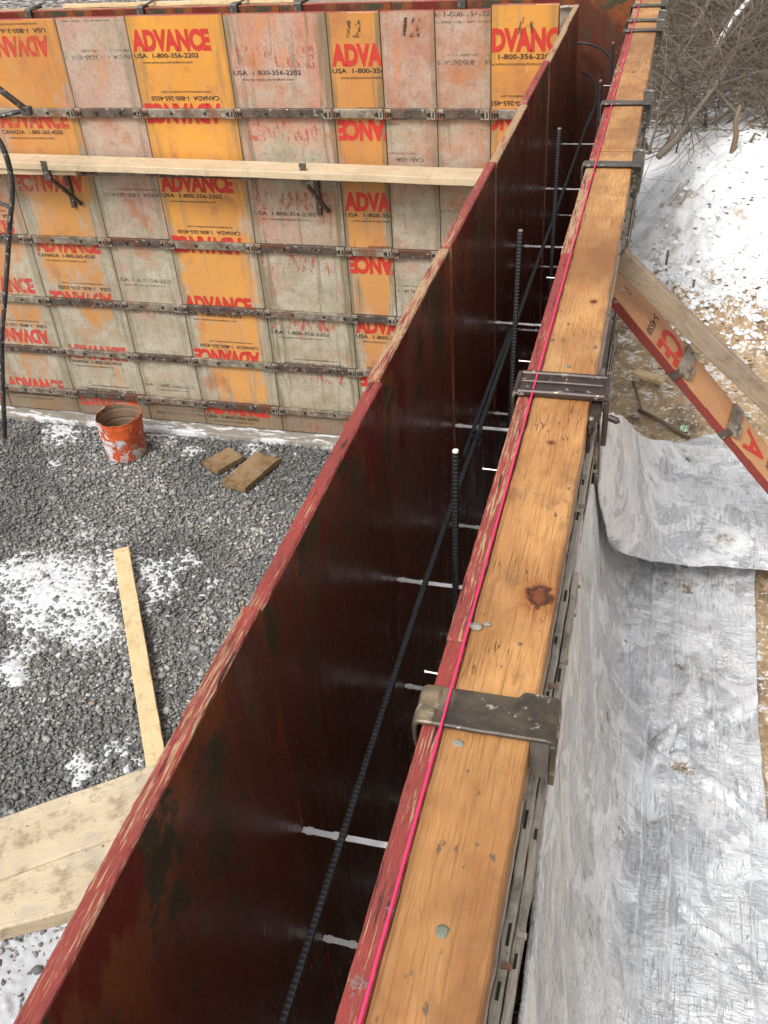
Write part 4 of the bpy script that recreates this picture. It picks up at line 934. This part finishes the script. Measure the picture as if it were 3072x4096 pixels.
# bucket
M_bk = Mat("chipped_orange_paint"); _s = M_bk.sep(); _a = M_bk.noise(13, det=8, rough=.72, scale=(1, 1, .8)); _b = M_bk.noise(30, det=5); _c = M_bk.noise(4, det=3)
_c1 = M_bk.mix(M_bk.ramp(_c, .4, .65), (.56, .10, .025), (.42, .06, .02)); _c1 = M_bk.mix(M_bk.ramp(_b, .56, .66), _c1, (.16, .06, .03))
_c2 = M_bk.mix(M_bk.ramp(M_bk.noise(25, det=6), .4, .65), (.62, .63, .64), (.33, .22, .18)); _k = M_bk.math('SUBTRACT', M_bk.math('ADD', _a, M_bk.math('MULTIPLY', _s[0], -.5)), M_bk.math('MULTIPLY', _s[2], .35))
M_bk.bump(_a, .5, .004); M_bk.set(M_bk.mix(M_bk.ramp(_k, .465, .50), _c1, _c2), .5, 0, .4)
M_bkin = simple("rusty_bucket_inside", (.20, .13, .08), .8, var=.5, ns=14)
t = thing("bucket", (-2.775, 3.195, ZG), "dented orange metal bucket with flaking paint standing on the gravel", "bucket"); t.rotation_euler = (.02, .015, .3)
V = []; F = []; n = 64; m_ = 24
for j in range(m_ + 1):
    q = j / m_
    for k in range(n):
        a = 2 * math.pi * k / n; r = .130 + .017 * q + .0035 * (math.exp(-((q - .62) / .02) ** 2) + math.exp(-((q - .88) / .02) ** 2) + math.exp(-((q - .02) / .015) ** 2))
        r += .007 * q * noise.noise(Vector((math.cos(a) * 1.3, math.sin(a) * 1.3, q * 2))) + (.010 * q ** 6 * noise.noise(Vector((math.cos(a) * 4, math.sin(a) * 4, 3))))
        z = .285 * q + (q ** 8) * .014 * noise.noise(Vector((math.cos(a) * 2.2, math.sin(a) * 2.2, 9))) + (q ** 8) * .010 * noise.noise(Vector((math.cos(a) * 7, math.sin(a) * 7, 9)))
        V.append((r * math.cos(a), r * math.sin(a), z))
for j in range(m_):
    for k in range(n): F.append((j * n + k, j * n + (k + 1) % n, (j + 1) * n + (k + 1) % n, (j + 1) * n + k))
MB().add(V, F).build("shell", M_bk.m, t, smooth=True)
V2 = [(x * .985, y * .985, z * .995 + .004) for x, y, z in V]
mb = MB().add(V2, [f[::-1] for f in F]); mb.f.append(tuple(range(n))); mb.m.append(0)
mb.build("inside", M_bkin, t, smooth=False)
rim = [V[m_ * n + k] for k in range(n)]; MB().tube([(x * .995, y * .995, z + .001) for x, y, z in rim + [rim[0]]], .0032, 6, 0, False).build("rim", M_bk.m, t, smooth=True)
MB().tube([(.150 * math.cos(-1.0), .150 * math.sin(-1.0), .255), (.149 * math.cos(-1.03), .149 * math.sin(-1.03), .14), (.142 * math.cos(-1.05), .142 * math.sin(-1.05), .02)], .0022, 6).build("handle_wire", M_br, t)
MB().tube([(.148 * math.cos(-.9), .148 * math.sin(-.9), .235), (.157 * math.cos(-.9), .157 * math.sin(-.9), .235)], .009, 8).build("handle_ear", M_bk.m, t)

# ---------------------------------------------------------------- insulating blankets
def mat_blanket(seed, matte_split):
    m = Mat("silver_blanket"); s = m.sep()
    cr = m.noise(1, scale=(14, 150, 40), loc=(seed, 0, 0), det=4, rough=.65, dist=.35)       # fine crosswise creases
    cr2 = m.noise(1, scale=(150, 16, 30), loc=(seed, 4, 0), det=4, rough=.65, dist=.35)
    big = m.noise(5, loc=(seed, 0, 0), det=5, dist=.8)
    def lines(sc_, w_, l): 
        q = m.noise(sc_, loc=(seed + l, l, 0), det=2, dist=1.2); q = m.math('ABSOLUTE', m.math('SUBTRACT', q, .5)); return m.ramp(q, 0.0, w_, (1,) * 3, (0,) * 3)
    ln = m.math('MULTIPLY', lines(7, .012, 3), m.ramp(big, .45, .6)); ln2 = m.math('MULTIPLY', lines(13, .012, 9), m.ramp(m.noise(3, loc=(seed, 9, 0), det=2), .5, .6))
    vo = m.vor(70, 'DISTANCE_TO_EDGE', loc=(seed, 0, 0), vec=None); crk = m.ramp(vo, 0.0, .06, (1,) * 3, (0,) * 3)
    sel = m.ramp(big, .42, .60); fine = m.mix(sel, cr, cr2)
    h = m.math('ADD', m.math('MULTIPLY', fine, 1.0), m.math('ADD', m.math('MULTIPLY', ln, .5), m.math('MULTIPLY', ln2, .35)))
    h = m.math('ADD', h, m.math('MULTIPLY', crk, .08))
    xx = m.math('ADD', s[0], m.math('MULTIPLY', m.math('SUBTRACT', m.noise(3.5, loc=(seed, 2, 0), det=4), .5), .22))
    shiny = m.ramp(xx, matte_split, matte_split + .02) if matte_split > 0 else 1.0
    dirt = m.noise(6, loc=(seed + 5, 0, 0), det=8, rough=.75)
    base = m.mix(m.ramp(big, .35, .65), (.74, .76, .78), (.90, .92, .94))
    if matte_split > 0: base = m.mix(shiny, (.64, .65, .64), base)
    facet_sheen = m.noise(3.3, loc=(seed + 15, 3, 0), det=3, dist=1.5); base = m.mix(m.math('MULTIPLY', m.ramp(facet_sheen, .50, .515), .6), base, (.44, .45, .47)); f2 = m.noise(5.1, loc=(seed + 19, 1, 0), det=4, dist=1.0); base = m.mix(m.math('MULTIPLY', m.ramp(f2, .54, .56), .7), base, (.93, .94, .95))  # grey and white patches paint the foil facets' reflections into the colour
    c = m.mix(m.math('MULTIPLY', m.ramp(fine, .53, .64), .28), base, (.34, .35, .37)); c = m.mix(m.math('MULTIPLY', m.ramp(fine, .36, .45, (1,) * 3, (0,) * 3), .6), c, (.90, .91, .92))  # shade and glints of the fine creases painted as dark and pale colour
    c = m.mix(m.math('MULTIPLY', m.ramp(m.math('ADD', ln, ln2), .5, 1), .5), c, (.88, .88, .88))
    c = m.mix(m.math('MULTIPLY', m.ramp(dirt, .57, .66), .75), c, (.36, .29, .17)); d2 = m.noise(22, loc=(seed + 5, 6, 0), det=5); c = m.mix(m.ramp(m.math('ADD', m.math('MULTIPLY', dirt, .6), m.math('MULTIPLY', d2, .4)), .60, .635), c, (.13, .07, .035))
    ca = m.math('ABSOLUTE', m.math('SUBTRACT', m.noise(1, scale=(75, 7, 30), loc=(seed, 7, 0), det=3, dist=.6), .5)); cm = m.math('MULTIPLY', m.ramp(ca, .004, .016, (1,) * 3, (0,) * 3), m.ramp(m.noise(9, loc=(seed, 1, 5), det=3), .45, .55))
    cb = m.math('ABSOLUTE', m.math('SUBTRACT', m.noise(1, scale=(9, 95, 30), loc=(seed, 8, 0), det=3, dist=.6), .5)); cn = m.math('MULTIPLY', m.ramp(cb, .004, .02, (1,) * 3, (0,) * 3), m.ramp(m.noise(7, loc=(seed, 3, 5), det=3), .42, .55))
    c = m.mix(m.math('MULTIPLY', cm, .32), c, (.28, .29, .31)); c = m.mix(m.math('MULTIPLY', cn, .8), c, (.95, .95, .96)); h = m.math('ADD', h, m.math('SUBTRACT', m.math('MULTIPLY', cn, .6), m.math('MULTIPLY', cm, .8)))
    if matte_split > 0:      # long folds left from packing, and a trail of mud
        wg = m.math('MULTIPLY', m.math('SUBTRACT', m.noise(6, loc=(seed, 5, 5), det=3), .5), .035)
        for fx, wt in ((.558, 1), (.625, 1), (.668, .7), (.735, 1), (.50, .6), (.81, .8)):
            dd = m.math('ABSOLUTE', m.math('SUBTRACT', m.math('ADD', s[0], wg), fx)); lnm = m.ramp(dd, .0006, .0028, (wt * .85,) * 3, (0,) * 3)
            c = m.mix(lnm, c, (.96, .96, .96)); h = m.math('ADD', h, m.math('MULTIPLY', m.ramp(dd, 0, .012, (1,) * 3, (0,) * 3), 1.6 * wt))
        mud = m.ramp(m.math('ABSOLUTE', m.math('SUBTRACT', m.math('ADD', s[0], m.math('MULTIPLY', wg, 5.0)), .645)), .0, .13, (.15,) * 3, (0,) * 3)
        mud = m.math('MULTIPLY', mud, m.ramp(m.noise(3.1, loc=(seed, 3, 9), det=3), .40, .62)); mm_ = m.math('ADD', m.noise(17, loc=(seed, 7, 7), det=8, rough=.78), mud); c = m.mix(m.math('MULTIPLY', m.ramp(mm_, .655, .70), .85), c, (.30, .21, .11))
        c = m.mix(m.ramp(mm_, .735, .76), c, (.09, .05, .03))
    m.bump(h, .9, .0042)
    met = m.math('MULTIPLY', m.ramp(xx, matte_split, matte_split + .02, (.0,) * 3, (.30,) * 3), m.ramp(dirt, .55, .6, (1,) * 3, (0,) * 3)) if matte_split > 0 else .25
    return m.set(c, m.ramp(fine, .3, .7, (.34,) * 3, (.55,) * 3), met, .5)
RID = [(.60, .30, .86, .56, .018, .014), (.60, .30, .46, .80, .016, .013), (.60, .30, .50, .10, .016, .012), (.60, .30, .625, -.50, .014, .012), (.60, .30, .89, .10, .014, .012), (.60, .30, .70, .72, .012, .012), (.66, -.15, .87, -.30, .010, .010), (.56, -.20, .545, -.75, .012, .010), (.50, -.3, .62, -.8, .010, .014)]
def sheet(rows, nu, nv, amp, seed, name, mat, label, thick=.006):
    R = [[Vector(p) for p in r] for r in rows]; n = len(R); m = len(R[0])
    def cr(a, b, c, d, u): return .5 * ((2 * b) + (c - a) * u + (2 * a - 5 * b + 4 * c - d) * u * u + (3 * b - a - 3 * c + d) * u ** 3)
    def row(r, u):
        f = u * (m - 1); i = min(int(f), m - 2); g = lambda k: r[min(max(k, 0), m - 1)]
        return cr(g(i - 1), g(i), g(i + 1), g(i + 2), f - i)
    V = []
    for j in range(nv + 1):
        f = j / nv * (n - 1); i = min(int(f), n - 2); g = lambda k: R[min(max(k, 0), n - 1)]
        for k in range(nu + 1):
            u = k / nu; q = cr(row(g(i - 1), u), row(g(i), u), row(g(i + 1), u), row(g(i + 2), u), f - i)
            w_ = amp * (noise.noise(Vector((q.x * 7 + seed, q.y * 5, q.z * 5))) + .35 * (1 - abs(noise.noise(Vector((q.x * 14 + seed, q.y * 9, seed))) * 2.5)) + .25 * noise.noise(Vector((q.x * 40, q.y * 30, seed))))
            for ax, ay, bx, by, am, wd in RID:
                ex, ey = bx - ax, by - ay; t_ = max(0, min(1, ((q.x - ax) * ex + (q.y - ay) * ey) / (ex * ex + ey * ey))); dd = math.hypot(q.x - ax - ex * t_, q.y - ay - ey * t_)
                w_ += am * (math.exp(-(dd / wd) ** 2) - .5 * math.exp(-((dd - wd * 2.2) / wd) ** 2)) * (1 - .75 * t_)
            V.append((q.x + w_ * .3, q.y, q.z + w_))
    N = nu + 1; F = [(j * N + i, j * N + i + 1, (j + 1) * N + i + 1, (j + 1) * N + i) for j in range(nv) for i in range(nu)]
    o = MB().add(V, F).build(name, mat, smooth=True); s_ = o.modifiers.new("thickness", 'SOLIDIFY'); s_.thickness = thick; s_.offset = -1
    return tag(o, label, "blanket", "insulating blankets beside the wall")
LB = [[(0.342, 0.32, -0.4), (0.364, 0.90, -0.85), (0.391, 1.35, -1.18), (0.614, 1.47, -1.245), (0.881, 1.54, -1.262)],
      [(0.352, 0.06, -0.4), (0.380, 0.58, -0.85), (0.425, 0.95, -1.16), (0.63, 1.05, -1.24), (0.87, 1.12, -1.262)],
      [(0.363, -0.212, -0.4), (0.397, 0.25, -0.85), (0.465, 0.568, -1.15), (0.658, 0.697, -1.235), (0.859, 0.757, -1.255)],
      [(0.364, -0.437, -0.4), (0.402, -0.056, -0.85), (0.520, 0.214, -1.15), (0.673, 0.307, -1.22), (0.850, 0.377, -1.25)],
      [(0.372, -0.66, -0.4), (0.418, -0.359, -0.85), (0.501, -0.147, -1.15), (0.688, -0.06, -1.22), (0.867, 0.006, -1.25)],
      [(0.377, -0.867, -0.4), (0.438, -0.639, -0.85), (0.539, -0.473, -1.15), (0.70, -0.402, -1.22), (0.885, -0.341, -1.25)],
      [(0.379, -1.157, -0.4), (0.451, -1.0, -0.85), (0.558, -0.9, -1.15), (0.709, -0.85, -1.22), (0.89, -0.80, -1.25)],
      [(0.379, -1.9, -0.4), (0.451, -1.8, -0.85), (0.558, -1.75, -1.15), (0.709, -1.7, -1.22), (0.89, -1.7, -1.25)]]
UB = [[(0.359, 0.618, -0.4), (0.402, 0.962, -0.62), (0.468, 1.479, -1.0), (0.603, 1.758, -1.2), (0.788, 1.873, -1.22), (0.983, 1.807, -1.22), (1.222, 1.725, -1.23)],
      [(0.366, 0.594, -0.5), (0.415, 0.842, -0.68), (0.479, 1.263, -1.0), (0.605, 1.457, -1.17), (0.775, 1.469, -1.18), (0.956, 1.47, -1.18), (1.186, 1.493, -1.2)],
      [(0.374, 0.632, -0.68), (0.428, 0.796, -0.8), (0.499, 1.044, -1.02), (0.624, 1.185, -1.14), (0.766, 1.21, -1.15), (0.936, 1.227, -1.15), (1.166, 1.306, -1.2)],
      [(0.412, 0.8, -0.95), (0.457, 0.818, -1.0), (0.519, 0.891, -1.08), (0.627, 0.964, -1.14), (0.764, 1.018, -1.17), (0.929, 1.04, -1.19), (1.141, 1.085, -1.22)]]
sheet(LB, 110, 300, .014, 3, "insulating_blanket", mat_blanket(2, .47), "crinkled silver blanket running down beside the wall, lower right of the photo")
sheet(UB, 120, 120, .010, 8, "insulating_blanket", mat_blanket(7, 0), "grey-silver blanket flap lying on top of the other, folded up against the wall", .006)

# ---------------------------------------------------------------- brace and leaning filler panel
M_brace = mat_wood("grey_brown_timber", (.27, .20, .14), (.40, .31, .215), (.15, .105, .07), 0, 18.0, 1.2, .6)
d = (Vector((.816, .894, -.75)) - Vector((.345, .914, -.22))).normalized(); ew = Vector((.10, .46, .06)); ew = (ew - d * ew.dot(d)).normalized(); nn = d.cross(ew)
if nn.z < 0: nn = -nn
fo = Vector((.335, .9145, -.209)); L_ = 1.75; FW_ = .120
mw = Matrix.Identity(4)
for i, a_ in enumerate((d, ew, nn)):
    for r in range(3): mw[r][i] = a_[r]
mw.translation = fo
t = thing("filler_form", None, "narrow orange printed form panel leaning from the wall under the timber brace", "form panel", None, mw)
FPm = mat_panel(91, .06, PK, (.52, .27, .10), width=1.6, xc=.8, low=0, grime=.2, dull=.5)
V, F = gridbox(lin(0, L_, .04), lin(0, FW_, .02), [-.028, -.014, 0], bev=.003, amp=.001, freq=12)
M_edge_x = mat_red_edge(50, .62)
mb = MB().add(V, F); mb.m = [0 if sum(mb.v[i][2] for i in f) / len(f) > -.002 else 1 for f in mb.f]; mb.build("facing_board", [FPm, M_edge_x], t)
for x in (.31, .53, .80, 1.10, 1.4):
    V, F = gridbox([x - .010, x + .030], lin(.004, FW_ - .004, .02), [.0006, .010], bev=.0015, amp=.001, freq=30, seed=x); s = MB().add(V, F).build("steel_strap", M_strap, t)
    V, F = gridbox([x - .010, x + .014], [-.004, .003], [-.026, .012], bev=.002); MB().add(V, F).build("wedge_plate", M_strap2, s)
    V, F = gridbox([x + .0305, x + .0345], lin(.006, .055, .02), [.0006, .016], bev=.001, amp=.001); MB().add(V, F).tube([(x + .01, .02, .016), (x + .01, .02, .021)], .005, 8).tube([(x + .01, FW_ - .02, .008), (x + .01, FW_ - .02, .014)], .005, 8).build("bolt_plate", M_clip, s)
def place_txt(txt, h, x, y, ang, mat, nm, bold=.0, width=None):
    V, F = text_geo(txt, h, bold, 1, False, width); c_, s__ = math.cos(ang), math.sin(ang)
    MB().add([(x + a_ * c_ - b_ * s__, y + a_ * s__ + b_ * c_, .0015) for a_, b_ in V], F).build(nm, mat, t)
place_txt("CE", .085, .215, .100, -math.pi / 2, MR1, "red_lettering", .03, .095)
place_txt("5-4550", .022, .165, .095, -math.pi / 2, MK1, "black_lettering", .006)
place_txt("12 2", .030, .05, .09, -math.pi / 2, MKc, "crayon_mark", .01)
place_txt("A", .085, .60, .095, -math.pi / 2, MR1, "red_lettering", .022)
place_txt("1-800", .022, .70, .098, -math.pi / 2, MK1, "black_lettering", .006)
bo = Vector((.342, .899, -.147)); bd = (Vector((.783, .905, -.552)) - bo).normalized()
up_ = Vector((0, 0, 1)); ey = (up_.cross(bd)).normalized()
V, F = gridbox(lin(0, 1.9, .05), [0, .015, .030], [0, .025, .050], bev=.003, amp=.0015, freq=9, edge_amp=.0008)
o = MB().add(V, F).build("timber_brace", M_brace); mw = Matrix.Identity(4); n3 = bd.cross(ey)
if n3.z < 0: n3 = -n3; 
for i, a_ in enumerate((bd, ey, n3)):
    for r in range(3): mw[r][i] = a_[r]
mw.translation = bo; o.matrix_world = mw; tag(o, "grey-brown timber brace slanting from the wall down to the ground at right", "brace")

# ---------------------------------------------------------------- bits lying outside
M_bark = mat_wood("rough_bark", (.17, .12, .08), (.24, .17, .11), (.10, .07, .045), 2, 3.0, .9, .5)
M_twig = simple("winter_twig", (.11, .082, .058), .85, var=.5, ns=3, bump=.2)
M_twig2 = simple("grey_twig", (.17, .14, .105), .85, var=.4, ns=3, bump=.2)
def stick(pts, r0, r1, label, mat=M_bark, cat="stick", name="stick"):
    n = len(pts); return tag(MB().tube(pts, [r0 + (r1 - r0) * i / (n - 1) for i in range(n)], 8).build(name, mat, smooth=True), label, cat)
def gz(x, y): return ground_z(x, y)
def on(x, y, h=0): return (x, y, gz(x, y) + h)
stick([on(.80, 4.12, -.08), on(.815, 4.14, .08), on(.80, 4.15, .17), on(.815, 4.17, .23)], .017, .010, "broken brown stake standing in the snow bank, thicker one")
stick([on(.975, 4.20, -.05), on(.985, 4.22, .06), on(.985, 4.25, .16), on(.99, 4.28, .25)], .008, .003, "thin dark stake standing in the snow bank near the right edge")
stick([on(1.02, 4.05, .0), on(1.07, 4.0, .03), on(1.13, 3.96, .01)], .012, .005, "twisted root poking from the snow bank at the right edge")
stick([on(.52, 3.38, -.02), on(.522, 3.38, .10)], .007, .006, "short pale stub standing in the trampled snow", M_twig2)
stick([on(.66, 3.25, -.02), on(.662, 3.24, .05)], .006, .005, "tiny pale stub in the trampled snow, right of the other stub", M_twig2)
stick([on(.88, 4.03, .0), on(.90, 4.03, .05), on(.93, 4.05, .03)], .010, .004, "small brown root lump in the snow bank")
stick([on(.46, 2.10, .015), on(.54, 2.02, .02), on(.66, 1.90, .015)], .010, .008, "dark wet log lying on the ground beneath the leaning panel", M_bark, "log", "log")
stick([on(.425, 2.30, .03), on(.455, 2.16, .03), on(.475, 2.08, .015)], .008, .004, "pale brown branch lying by the wall above the dark log", M_twig2)
board("board_end", .13, .05, .02, M_lath, on(.42, 2.33, .06), (1, -.25, -.12), (0, 0, 1), "pale yellow board end on the ground beside the wall, above the log", "board", None, .001, .03, 1)
# wrapper
M_wr = Mat("striped_wrapper"); _s = M_wr.sep(); _w = M_wr.math('ABSOLUTE', M_wr.math('SUBTRACT', M_wr.math('FRACT', M_wr.math('MULTIPLY', M_wr.math('ADD', _s[0], M_wr.math('MULTIPLY', M_wr.noise(40, det=2), .02)), 110.0)), .5)); M_wr.set(M_wr.mix(M_wr.ramp(_w, .24, .28), (.12, .42, .16), (.75, .76, .62)), .35, 0, .5)
V = []; F = []
for j in range(9):
    for i in range(9): x, y = .620 + i * .0045, 1.945 + j * .008; V.append((x + .004 * noise.noise(Vector((i, j, 1))), y, gz(x, y) + .012 + .022 * noise.noise(Vector((i * .45, j * .45, 3)))))
F = [(j * 9 + i, j * 9 + i + 1, (j + 1) * 9 + i + 1, (j + 1) * 9 + i) for j in range(8) for i in range(8)]
o = tag(MB().add(V, F).build("wrapper", M_wr.m, smooth=True), "small crumpled green and white striped wrapper on the muddy ground", "wrapper"); o.modifiers.new("t", 'SOLIDIFY').thickness = .002
# snow lumps and debris on the trampled ground
M_deb = simple("dead_leaf_bits", (.12, .08, .05), .9, var=.5, ns=20)
r = random.Random(5); mb = MB(); ms = MB(); ico = None
bm = bmesh.new(); bmesh.ops.create_icosphere(bm, subdivisions=2, radius=1); IV = [v.co.copy() for v in bm.verts]; IF = [tuple(v.index for v in f.verts) for f in bm.faces]; bm.free()
for i in range(520):
    x = .45 + r.random() * 1.2; y = 2.3 + r.random() * 2.2; s_ = r.uniform(.002, .0075)
    z = gz(x, y); sd_ = r.random() * 50
    mb.add([(x + v.x * s_ * 1.7 * (1 + .5 * noise.noise(v * 2 + Vector((sd_, 0, 0)))), y + v.y * s_, z + v.z * s_ * .4) for v in IV[:]], IF)
for i in range(1500):
    x = .45 + r.random() * 1.1; y = 2.7 + abs(r.gauss(0, .7)); s_ = r.lognormvariate(math.log(.0085), .45)
    if y > 4: continue
    z = gz(x, y); sd_ = r.random() * 50
    ms.add([(x + v.x * s_ * (1 + .4 * noise.noise(v * 1.5 + Vector((sd_, 0, 0)))), y + v.y * s_ * (1 + .4 * noise.noise(v * 1.5 + Vector((0, sd_, 0)))), z + v.z * s_ * (.55 + .5 * noise.noise(v * 2.2 + Vector((0, 0, sd_))))) for v in IV], IF)
tag(mb.build("leaf_debris", M_deb), "dark bits of bark and leaf strewn over the trampled snow", None, None, 'stuff')
tag(ms.build("snow_lumps", M_snow2, smooth=True), "loose lumps of snow in the trampled strip", None, None, 'stuff')

# ---------------------------------------------------------------- winter brush
def branchy(mb, p, d, L, r, depth, R, nseg=4, spread=.8, droop=0.0, kids=(3, 5)):
    pts = [p]; q = p.copy(); dd = d.copy()
    for i in range(nseg):
        dd = (dd + Vector((R.gauss(0, .16), R.gauss(0, .16), R.gauss(0, .10) - droop))).normalized(); q = q + dd * L / nseg; pts.append(q.copy())
    mb.tube(pts, [r * (1 - .6 * i / nseg) for i in range(nseg + 1)], 5 if r > .012 else 3, 0, False)
    if depth <= 0: return
    for k in range(R.randint(*kids)):
        f = R.uniform(.25, 1.0); i = min(int(f * nseg), nseg - 1); s = pts[i].lerp(pts[i + 1], f * nseg - i)
        dir_ = (dd + Vector((R.gauss(0, spread), R.gauss(0, spread), R.gauss(0, spread * .7)))).normalized()
        branchy(mb, s, dir_, L * R.uniform(.4, .7), r * R.uniform(.35, .55), depth - 1, R, max(2, nseg - 1), spread, droop, kids)
R = random.Random(11)
bl = ["bare brown bush just behind the snow bank, beside the wall board", "bare bush behind the snow bank with arching stems", "low tangled bush rising over the bank crest at right", "greyish bush in the middle of the thicket", "bare bush at the right edge above the bank", "tall bare bush behind the top of the board", "dark tangled bush deep in the thicket", "pale twiggy bush at the upper right", "dense bush far back at the top right corner", "sparse bush left in the thicket beside the far clamps", "bare bush between the far clamps and the leaning branch", "reddish bare bush behind the leaning branch", "small bush with snow at its foot near the board", "fine-twigged bush at the very right"]
bp_ = [(.42, 5.5), (.75, 5.9), (1.15, 5.6), (.95, 6.9), (1.45, 6.3), (.15, 7.2), (.65, 8.0), (1.25, 8.0), (1.6, 8.9), (.2, 9.3), (.75, 9.8), (1.15, 10.4), (.35, 6.3), (1.75, 7.3)]
for i, (x, y) in enumerate(bp_):
    t = thing("bare_bush", on(x, y, -.03), bl[i], "bush", "bare bushes beyond the snow bank"); o_ = on(x, y, -.03); n_st = R.randint(6, 9)
    for k in range(n_st):
        mb = MB(); a = R.uniform(0, 6.28); L = R.uniform(.7, 1.5)
        branchy(mb, Vector(o_) + Vector((R.gauss(0, .06), R.gauss(0, .06), 0)), Vector((math.cos(a) * .7, math.sin(a) * .7, R.uniform(.25, 1.1))).normalized(), L, R.uniform(.006, .013), 3, R, 4, .7, .05)
        mb.build("stem", M_twig if (i + k) % 3 else M_twig2, t, o_)
# trunks and leaning limbs
tl = [((.05, 10.8), (.2, .1, 1), 2.6, .05, "slender upright tree trunk near the far clamps"), ((.62, 10.2), (.05, .0, 1), 3, .045, "slim dark tree trunk in the middle of the thicket"), ((1.35, 10.6), (-.1, .1, 1), 3, .06, "tree trunk toward the top right corner"), ((.98, 12.2), (.1, 0, 1), 3, .07, "farther tree trunk at the top of the photo"), ((1.9, 11.5), (-.2, 0, 1), 3, .06, "tree trunk at the right edge of the thicket"), ((.3, 8.4), (.25, .3, .8), 1.8, .03, "leaning young tree behind the board")]
for (xy, dv, L, r_, lb) in tl:
    o_ = on(*xy, -.05); t = thing("bare_tree", o_, lb, "tree", "bare trees in the thicket"); mb = MB(); pts = [Vector(o_)]; dd = Vector(dv).normalized()
    for k in range(8): dd = (dd + Vector((R.gauss(0, .06), R.gauss(0, .06), 0))).normalized(); pts.append(pts[-1] + dd * L / 8)
    mb.tube(pts, [r_ * (1 - .07 * k) for k in range(9)], 9, 0, True).build("trunk", M_bark, t, o_, smooth=True); cr_ = MB()
    for k in range(10):
        s = pts[R.randint(0, 7)]; a = R.uniform(0, 6.28); branchy(cr_, s, Vector((math.cos(a), math.sin(a), R.uniform(-.3, .7))).normalized(), R.uniform(.6, 1.2), r_ * .28, 2, R, 4, .7, .02)
    cr_.build("limbs", M_twig, t, o_)
M_lb = Mat("snow_lined_bark"); _g = M_lb.n("ShaderNodeNewGeometry"); _z = M_lb.sep(_g.outputs['Normal'])[2]; _nn = M_lb.noise(7, det=5)
M_lb.set(M_lb.mix(M_lb.ramp(M_lb.math('ADD', _z, M_lb.math('MULTIPLY', M_lb.math('SUBTRACT', _nn, .5), 2.2)), .55, .7), (.22, .17, .12), (.82, .84, .86)), .8)
stick([(.68, 6.6, -.95), (.86, 6.9, -.66), (1.02, 7.1, -.50), (1.12, 7.35, -.25), (1.22, 7.7, .02), (1.42, 8.0, .12), (1.8, 8.3, .25)], .030, .014, "leaning limb with a line of snow on it, right of the thicket", M_lb.m, "fallen limb", "fallen_limb")
stick([(.43, 7.1, -1.0), (.62, 7.2, -.72), (.74, 7.3, -.46), (.84, 7.4, -.30), (.92, 7.3, -.30), (.97, 7.2, -.42)], .024, .012, "arching pale branch bent over in the thicket", M_twig2, "fallen limb", "fallen_limb")
stick([(.42, 4.95, -1.1), (.52, 5.05, -1.02), (.66, 5.3, -.86), (.80, 5.6, -.74)], .022, .010, "curved grey limb rising from the snow behind the bank", M_twig2, "fallen limb", "fallen_limb")
mb = MB()
for i in range(9000):
    y = 5.2 + 9.5 * R.random() ** .8; x = R.uniform(-.3, .42 + (y + 1.4) * .19 + .7); z = gz(x, y) + R.uniform(-.02, .75) * (.4 + .6 * min(1, (y - 5) / 3)); a = R.uniform(0, 6.28); L = R.uniform(.12, .55)
    p = Vector((x, y, z)); d_ = Vector((math.cos(a), math.sin(a) * .6, R.gauss(.1, .55))).normalized(); q = p + d_ * L * .5 + Vector((R.gauss(0, .03), 0, R.gauss(0, .03))); mb.tube([p, q, q + (d_ + Vector((R.gauss(0, .4), 0, R.gauss(0, .4)))) * L * .5], [.0042, .0032, .0014], 3, 0, False)
tag(mb.build("brushwood", M_twig), "tangle of fine dead twigs filling the thicket", None, None, 'stuff')
mb = MB()
for i in range(2200):
    a = R.uniform(-.9, 1.1); dist = 14 + 30 * R.random(); x = math.sin(a) * dist; y = math.cos(a) * dist; z = gz(x, y); h = R.uniform(1.5, 5); p = Vector((x, y, z - .1)); q = p + Vector((R.gauss(0, .3), R.gauss(0, .3), h)); mb.tube([p, p.lerp(q, .5) + Vector((R.gauss(0, .1), 0, 0)), q], [.05, .035, .01], 4, 0, False)
    for k in range(4): s = p.lerp(q, R.uniform(.3, .95)); mb.tube([s, s + Vector((R.gauss(0, .5), R.gauss(0, .5), R.uniform(.1, .7)))], [.014, .004], 3, 0, False)
tag(mb.build("distant_wood", M_bark), "grey-brown bare wood on the slope far beyond the thicket", None, None, 'stuff')
